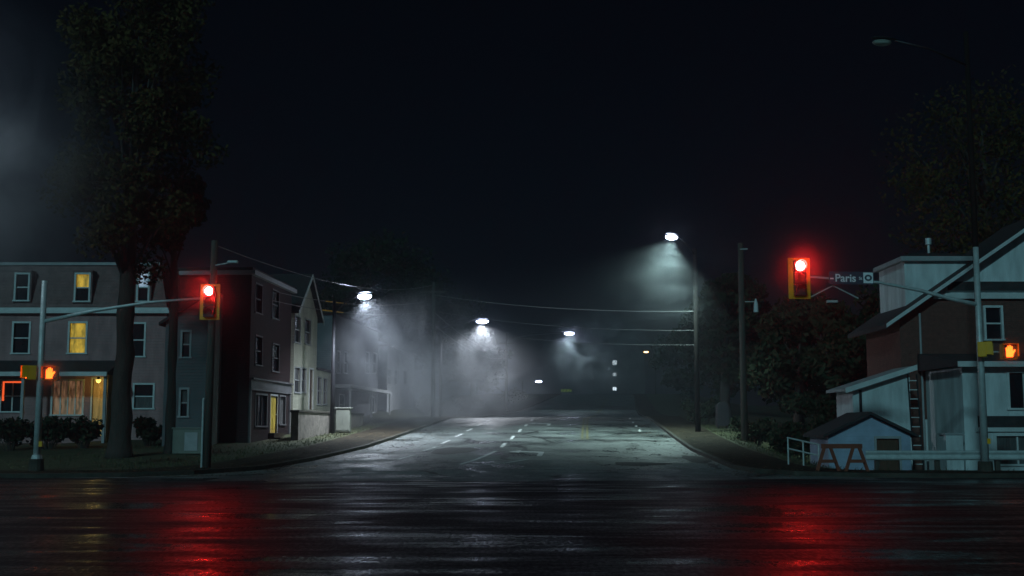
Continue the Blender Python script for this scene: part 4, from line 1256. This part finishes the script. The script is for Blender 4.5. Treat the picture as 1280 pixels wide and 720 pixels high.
def tree(name, label, x, y, trunk_h, r, crown_c, crown_r, clumps, leaves, lsize, leafmat, seed, cat='tree', group=None, gap=1.0):
    rng = np.random.default_rng(seed)
    z0 = gz(x, y) + .05
    t = thing(name, label, cat, (x, y, z0), group)
    mb = MB()
    top = Vector(crown_c) + Vector((0, 0, crown_r[2] * .55))
    pts = [Vector((x, y, z0 - .2)), Vector((x, y, z0 + .3)), Vector((x, y, z0 + .8))]
    rad_ = [r * 1.6, r * 1.25, r * 1.05]
    for k in range(1, 8):
        t_ = k / 8
        pts.append(Vector((x + (top.x - x) * .3 * t_ + rng.normal() * r * .05, y + rng.normal() * r * .1, z0 + .8 + (trunk_h - .8) * t_))); rad_.append(r * (1.02 - .2 * t_ + .05 * rng.normal()))
    pts += [Vector((x + (top.x - x) * .3, y, z0 + trunk_h)), (Vector((x, y, z0 + trunk_h)) + top) / 2, top]
    mb.tube(pts, rad_ + [r * .8, r * .45, r * .12], 14)
    mb.v = [(p[0] + rng.normal() * r * .09, p[1] + rng.normal() * r * .09, p[2] + rng.normal() * .05) if p[2] < z0 + trunk_h else p for p in mb.v]
    mb.build('trunk', M_BARK, t, True)
    centres, radii = [], []
    lb = MB()
    for i in range(clumps):
        while True:
            u = rng.uniform(-1, 1, 3)
            if .25 < np.dot(u, u) < 1:
                break
        c = np.array(crown_c) + u * np.array(crown_r)
        centres.append(c); radii.append(min(crown_r) * rng.uniform(.20, .42) * gap)
        if i < 22:
            k = rng.uniform(.15, .8); base = Vector((x, y, z0 + trunk_h)).lerp(top, k * .8)
            if c[2] < base.z: base = Vector((x, y, z0 + trunk_h * .95))
            m = (base + Vector(c)) / 2 + Vector((0, 0, .25))
            lb.tube([base, m, Vector(c)], [r * .28, r * .16, r * .04], 6)
    lb.build('limbs', M_BARK, t, True)
    v, f = leaf_mesh(rng, centres, radii, leaves, lsize)
    cm = MB(); cm.v = [tuple(q) for q in v]; cm.f = f
    cm.build('crown', leafmat, t)
    return t

def shrub(label, x, y, rx, rz, leaves, leafmat, seed, group=None):
    rng = np.random.default_rng(seed)
    z0 = gz(x, y) + .05
    t = thing('shrub', label, 'shrub', (x, y, z0), group)
    lb = MB(); cs_, rs_ = [], []
    for i in range(14):
        a = rng.uniform(0, 6.28); q = rng.uniform(.1, .8)
        c = Vector((x + math.cos(a) * rx * q, y + math.sin(a) * rx * .7 * q, z0 + rz * rng.uniform(.35, .85)))
        cs_.append(np.array(c)); rs_.append(rx * .38)
        lb.tube([(x + (c.x - x) * .2, y, z0 - .1), c], [.03, .01], 5)
    lb.build('stems', M_BARK, t)
    v, f = leaf_mesh(rng, cs_, rs_, leaves, .11)
    cm = MB(); cm.v = [tuple(q) for q in v]; cm.f = f
    cm.build('foliage', leafmat, t)
    return t

tx = P(149, 575, 45).x
tree('street_tree', 'tall broad tree with thick trunk in front of the grey house', tx, 45, 7.0, .36, (tx + .2, 45, 13.6), (2.7, 2.5, 6.4), 70, 22000, .11, M_LEAF, 3, gap=1.25)
tx = P(212, 575, 47).x
tree('street_tree', 'slimmer yellowing tree between the grey house and the narrow wing', tx, 47, 7.0, .18, (tx - .2, 47, 10.0), (1.3, 1.3, 1.6), 26, 4200, .14, M_LEAFY, 4)
tree('background_tree', 'tall dark tree rising behind the misty terrace house', -13.5, 100, 6, .4, (-11.5, 100, 12.5), (5, 4, 5.0), 70, 9000, .17, M_LEAFD, 5, gap=1.3)
tree('background_tree', 'broad dark tree behind the low pale house in the mist', -10.5, 122, 5, .4, (-9.0, 122, 12.5), (5.5, 4, 5), 70, 9000, .18, M_LEAFD, 6, gap=1.3)
tree('background_tree', 'dark tree on the left verge near the crest', -5.5, 170, 4, .35, (-5.5, 170, 10.5), (5, 4, 4), 50, 5000, .35, M_LEAFD, 7)
tree('background_tree', 'dark tree on the right verge close to the wire pole', 14.5, 82, 4, .35, (14.8, 82, 8.0), (3.6, 3, 3.8), 60, 7000, .22, M_LEAFD, 8)
tree('background_tree', 'dark tree on the right verge near the crest', 24, 160, 4, .35, (24, 160, 10.0), (5.5, 4, 4.5), 60, 6000, .32, M_LEAFD, 9)
tree('background_tree', 'dark tree farther up the right verge', 21, 118, 4, .35, (21, 118, 9.0), (4.5, 4, 4.2), 60, 6000, .28, M_LEAFD, 19)
tree('background_tree', 'spreading dark tree behind the bare wooden utility pole', 15.2, 64, 3.5, .3, (15.6, 64, 5.2), (3.3, 2.6, 3.0), 70, 9000, .18, M_LEAFD, 10)
tree('background_tree', 'spreading dark tree between the bare utility pole and white shed', 18.4, 60, 3.0, .3, (17.2, 58, 4.8), (2.8, 2.4, 3.0), 60, 8000, .18, M_LEAFD, 11)
tree('background_tree', 'tall thin-crowned tree above the brick house roof', 25.5, 63, 8, .38, (24.8, 62, 14.5), (4.6, 3.5, 4.6), 80, 9000, .12, M_LEAF, 12, gap=1.6)
for i, (a, b, s_, l_) in enumerate(((13, 50.5, 1.0, 'clipped dark shrub below the neon-edged window'), (60, 51, 1.1, 'dark shrub below the wide shop window'), (105, 51.5, .9, 'dark shrub beside the lit entrance door'), (185, 53, .8, 'dark shrub under the right ground-floor window'))):
    q = P(a, 560, b); shrub(l_, q.x, b, s_, 1.35, 1500, M_LEAFD, 30 + i)
for i, (a, b, s_, h_, l_) in enumerate(((880, 72, 1.3, 1.6, 'low shrub at the foot of the wire pole'), (945, 58, 1.2, 1.6, 'shrub at the foot of the bare wooden pole'), (985, 54, 1.3, 2.2, 'shrub behind the pale hand railing'), (1015, 50, 1.2, 2.8, 'shrub reaching up beside the blue shed'), (1045, 52, 1.4, 3.6, 'tall shrub between the trees and the white shed'))):
    q = P(a, 560, b); shrub(l_, q.x, b, s_, h_, 1900, M_LEAFD, 50 + i)
for i, (a, b, s_, h_, l_) in enumerate(((535, 100, 1.5, 1.6, 'misty shrub on the bank below the low pale house'), (585, 122, 1.8, 1.8, 'shrub on the bank under the glinting wires'), (640, 160, 2.0, 2.2, 'shrub on the bank near the far utility pole'))):
    q = P(a, 510, b); shrub(l_, q.x, b, s_, h_, 1500, M_LEAF, 70 + i)

# grass tufts on the banks
rng = np.random.default_rng(99)
gv, gf = [], []
for k in range(9000):
    if k % 2:
        y = rng.uniform(39, 75); x = xl(y) - 2.6 - rng.random() ** 1.5 * 8
    else:
        y = rng.uniform(38.2, 75); x = xr(y) + 2.4 + rng.random() ** 1.5 * 7
    z = gz(x, y) + .08; h = rng.uniform(.05, .16); a = rng.uniform(0, 6.28); l = rng.normal(size=2) * .06
    o = len(gv)
    gv += [(x - .02 * math.cos(a), y - .02 * math.sin(a), z), (x + .02 * math.cos(a), y + .02 * math.sin(a), z), (x + l[0], y + l[1], z + h)]
    gf.append((o, o + 1, o + 2))
mb = MB(); mb.v, mb.f = gv, gf
tag(mb.build('grass', mat('grass_blades', (0.07, 0.075, 0.03), 0.8, 0.4, 1)), 'rough grass on the verges behind the pavements', 'grass', kind='stuff')

fv, ff = [], []
for k in range(2600):
    y = 36.2 + 34 * rng.random() ** 1.6
    if k % 3 == 0:
        x = xr(y) + rng.normal() * 1.2
    else:
        x = xl(y) - rng.normal() * 1.6
    inside = xl(y) < x < xr(y)
    z = (road_pt((x - xl(y)) / (xr(y) - xl(y)), y).z + .004) if inside else gz(x, y) + .15
    s_ = rng.uniform(.03, .075); a = rng.uniform(0, 6.28); o = len(fv)
    for j in range(4):
        rr = s_ * (1 if j % 2 == 0 else .55)
        fv.append((x + rr * math.cos(a + j * math.pi / 2), y + rr * math.sin(a + j * math.pi / 2), z + rng.uniform(0, .02)))
    ff.append((o, o + 1, o + 2, o + 3))
mb = MB(); mb.v, mb.f = fv, ff
tag(mb.build('fallen_leaves', mat('leaf_litter', (0.11, 0.07, 0.03), 0.7, 0.5, 3)), 'fallen leaves scattered along the kerbs and gutters', 'leaves', kind='stuff')

# ------------------------------------------------------------------ air: even haze, and banks of mist under the lamps, added halo balls
hz = MB(); hz.box((0, 245, 10.0), (800, 650, 26))
m = bpy.data.materials.new('haze'); m.use_nodes = True
nt = m.node_tree; nt.nodes.clear()
out = nt.nodes.new('ShaderNodeOutputMaterial'); pv = nt.nodes.new('ShaderNodeVolumePrincipled')
pv.inputs['Color'].default_value = (0.80, 0.84, 1.0, 1); pv.inputs['Density'].default_value = 0.0017; pv.inputs['Anisotropy'].default_value = 0.55
nt.links.new(pv.outputs[0], out.inputs['Volume'])
tag(hz.build('haze', m), 'thin even night haze over the whole crossing', 'haze', kind='stuff')

def mist(label, centre, rad, dens, seed, nscale=1.6, stretch=(1, 1, 1), lo=0.42, hi=0.75, g=0.35):
    """a drifting bank: soft-edged ellipsoid volume broken up by noise"""
    mm = bpy.data.materials.new('mist'); mm.use_nodes = True
    nt = mm.node_tree; nt.nodes.clear(); N, L = nt.nodes, nt.links
    out = N.new('ShaderNodeOutputMaterial'); pv = N.new('ShaderNodeVolumePrincipled')
    pv.inputs['Color'].default_value = (0.9, 0.94, 1, 1); pv.inputs['Anisotropy'].default_value = g
    tc = N.new('ShaderNodeTexCoord')
    ln = N.new('ShaderNodeVectorMath'); ln.operation = 'LENGTH'
    L.new(tc.outputs['Object'], ln.inputs[0])
    fall = N.new('ShaderNodeMapRange'); fall.interpolation_type = 'SMOOTHSTEP'
    fall.inputs['From Min'].default_value = 1.0; fall.inputs['From Max'].default_value = 0.15
    fall.inputs['To Min'].default_value = 0; fall.inputs['To Max'].default_value = 1
    L.new(ln.outputs['Value'], fall.inputs['Value'])
    mp = N.new('ShaderNodeMapping'); mp.inputs['Location'].default_value = (seed * 3.1, seed * 1.7, seed)
    mp.inputs['Scale'].default_value = stretch
    L.new(tc.outputs['Object'], mp.inputs[0])
    nz = N.new('ShaderNodeTexNoise'); nz.inputs['Scale'].default_value = nscale; nz.inputs['Detail'].default_value = 5; nz.inputs['Distortion'].default_value = 1.0; nz.inputs['Roughness'].default_value = 0.6
    L.new(mp.outputs[0], nz.inputs['Vector'])
    mr = N.new('ShaderNodeMapRange'); mr.inputs['From Min'].default_value = lo; mr.inputs['From Max'].default_value = hi
    mr.inputs['To Min'].default_value = 0.0; mr.inputs['To Max'].default_value = dens
    L.new(nz.outputs['Fac'], mr.inputs['Value'])
    ml = N.new('ShaderNodeMath'); ml.operation = 'MULTIPLY'
    L.new(fall.outputs[0], ml.inputs[0]); L.new(mr.outputs[0], ml.inputs[1])
    L.new(ml.outputs[0], pv.inputs['Density']); L.new(pv.outputs[0], out.inputs['Volume'])
    mm.cycles.volume_step_rate = 0.6
    b = MB()
    nn, rg = 16, 8
    for i in range(rg + 1):
        t = math.pi * i / rg
        for k in range(nn):
            a = 2 * math.pi * k / nn
            b.v.append((math.sin(t) * math.cos(a) * 1.03, math.sin(t) * math.sin(a) * 1.03, math.cos(t) * 1.03))
    b.f = [(i * nn + k, (i + 1) * nn + k, (i + 1) * nn + (k + 1) % nn, i * nn + (k + 1) % nn) for i in range(rg) for k in range(nn)]
    o = b.build('mist', mm)
    o.location = centre; o.scale = rad
    return tag(o, label, 'mist', kind='stuff')

c_ = P(478, 455, 62); mist('dense bank of mist hanging under the lamp by the terrace', (c_.x + .6, 65, c_.z), (5.8, 7.5, 6.4), 0.055, 1, 2.2, (1.15, 1, .85), .40, .66)
c_ = P(540, 470, 76); mist('drifting mist between the terrace and the left verge', (c_.x - .5, 76, c_.z), (8.6, 14, 7.2), 0.15, 2, 2.2, (1, 1, 1.1), .40, .66)
c_ = P(605, 470, 92); mist('bank of mist under the lamp on the left verge', (c_.x - 1, 93, c_.z), (8.5, 11, 6.2), 0.06, 3, 2.2, (1, 1, 1), .40, .66)
c_ = P(748, 448, 136); mist('bank of mist under the lamp over the street', (c_.x, 138, c_.z + .8), (7.4, 10, 5.6), 0.42, 4, 2.2, (1, 1, .8), .42, .66)
c_ = P(862, 335, 62); mist('small cloud of mist below the lamp on the wire pole', (c_.x, 62, c_.z), (5.6, 5, 4.2), 0.016, 5, 2.6, (1, 1, 1), .45, .64)
c_ = P(740, 476, 262); mist('pale glowing mist beyond the crest of the street', (c_.x, 268, c_.z), (20, 16, 6.5), 0.07, 12, 2.0, (1, 1, .7), .38, .66)
c_ = P(0, 190, 40); mist('tall pale mist beside the broad tree', (c_.x - .9, 39, c_.z - .6), (6.6, 5.0, 7.2), 0.17, 6, 2.4, (1, 1, .8), .42, .64)
for (a, b, y, r_, d_, l_) in ((262, 367, 37.3, 1.9, .075, 'added mist ball for the red halo of the signal before the grey house'), (999, 335, 36.7, 2.1, .075, 'added mist ball for the red halo of the signal beside the street name'),
                             (66, 467, 37.2, .9, .5, 'added mist ball for the orange halo of the lit hand before the grey house'), (1258, 440, 36.7, .9, .5, 'added mist ball for the orange halo of the lit hand before the brick house'),
                             (455, 371, 60, 1.5, .007, 'added mist ball for the halo of the lamp by the terrace'), (602, 402, 90, 2.0, .006, 'added mist ball for the halo of the lamp on the left verge'),
                             (711, 417, 134, 2.6, .02, 'added mist ball for the halo of the lamp over the street'), (840, 297, 62, 1.5, .004, 'added mist ball for the halo of the lamp on the wire pole')):
    mist(l_, P(a, b, y), (r_, r_, r_), d_, 7, 1.0, (1, 1, 1), 0.0, .5, 0.6)  # small mist balls added to give signals and lamps a halo
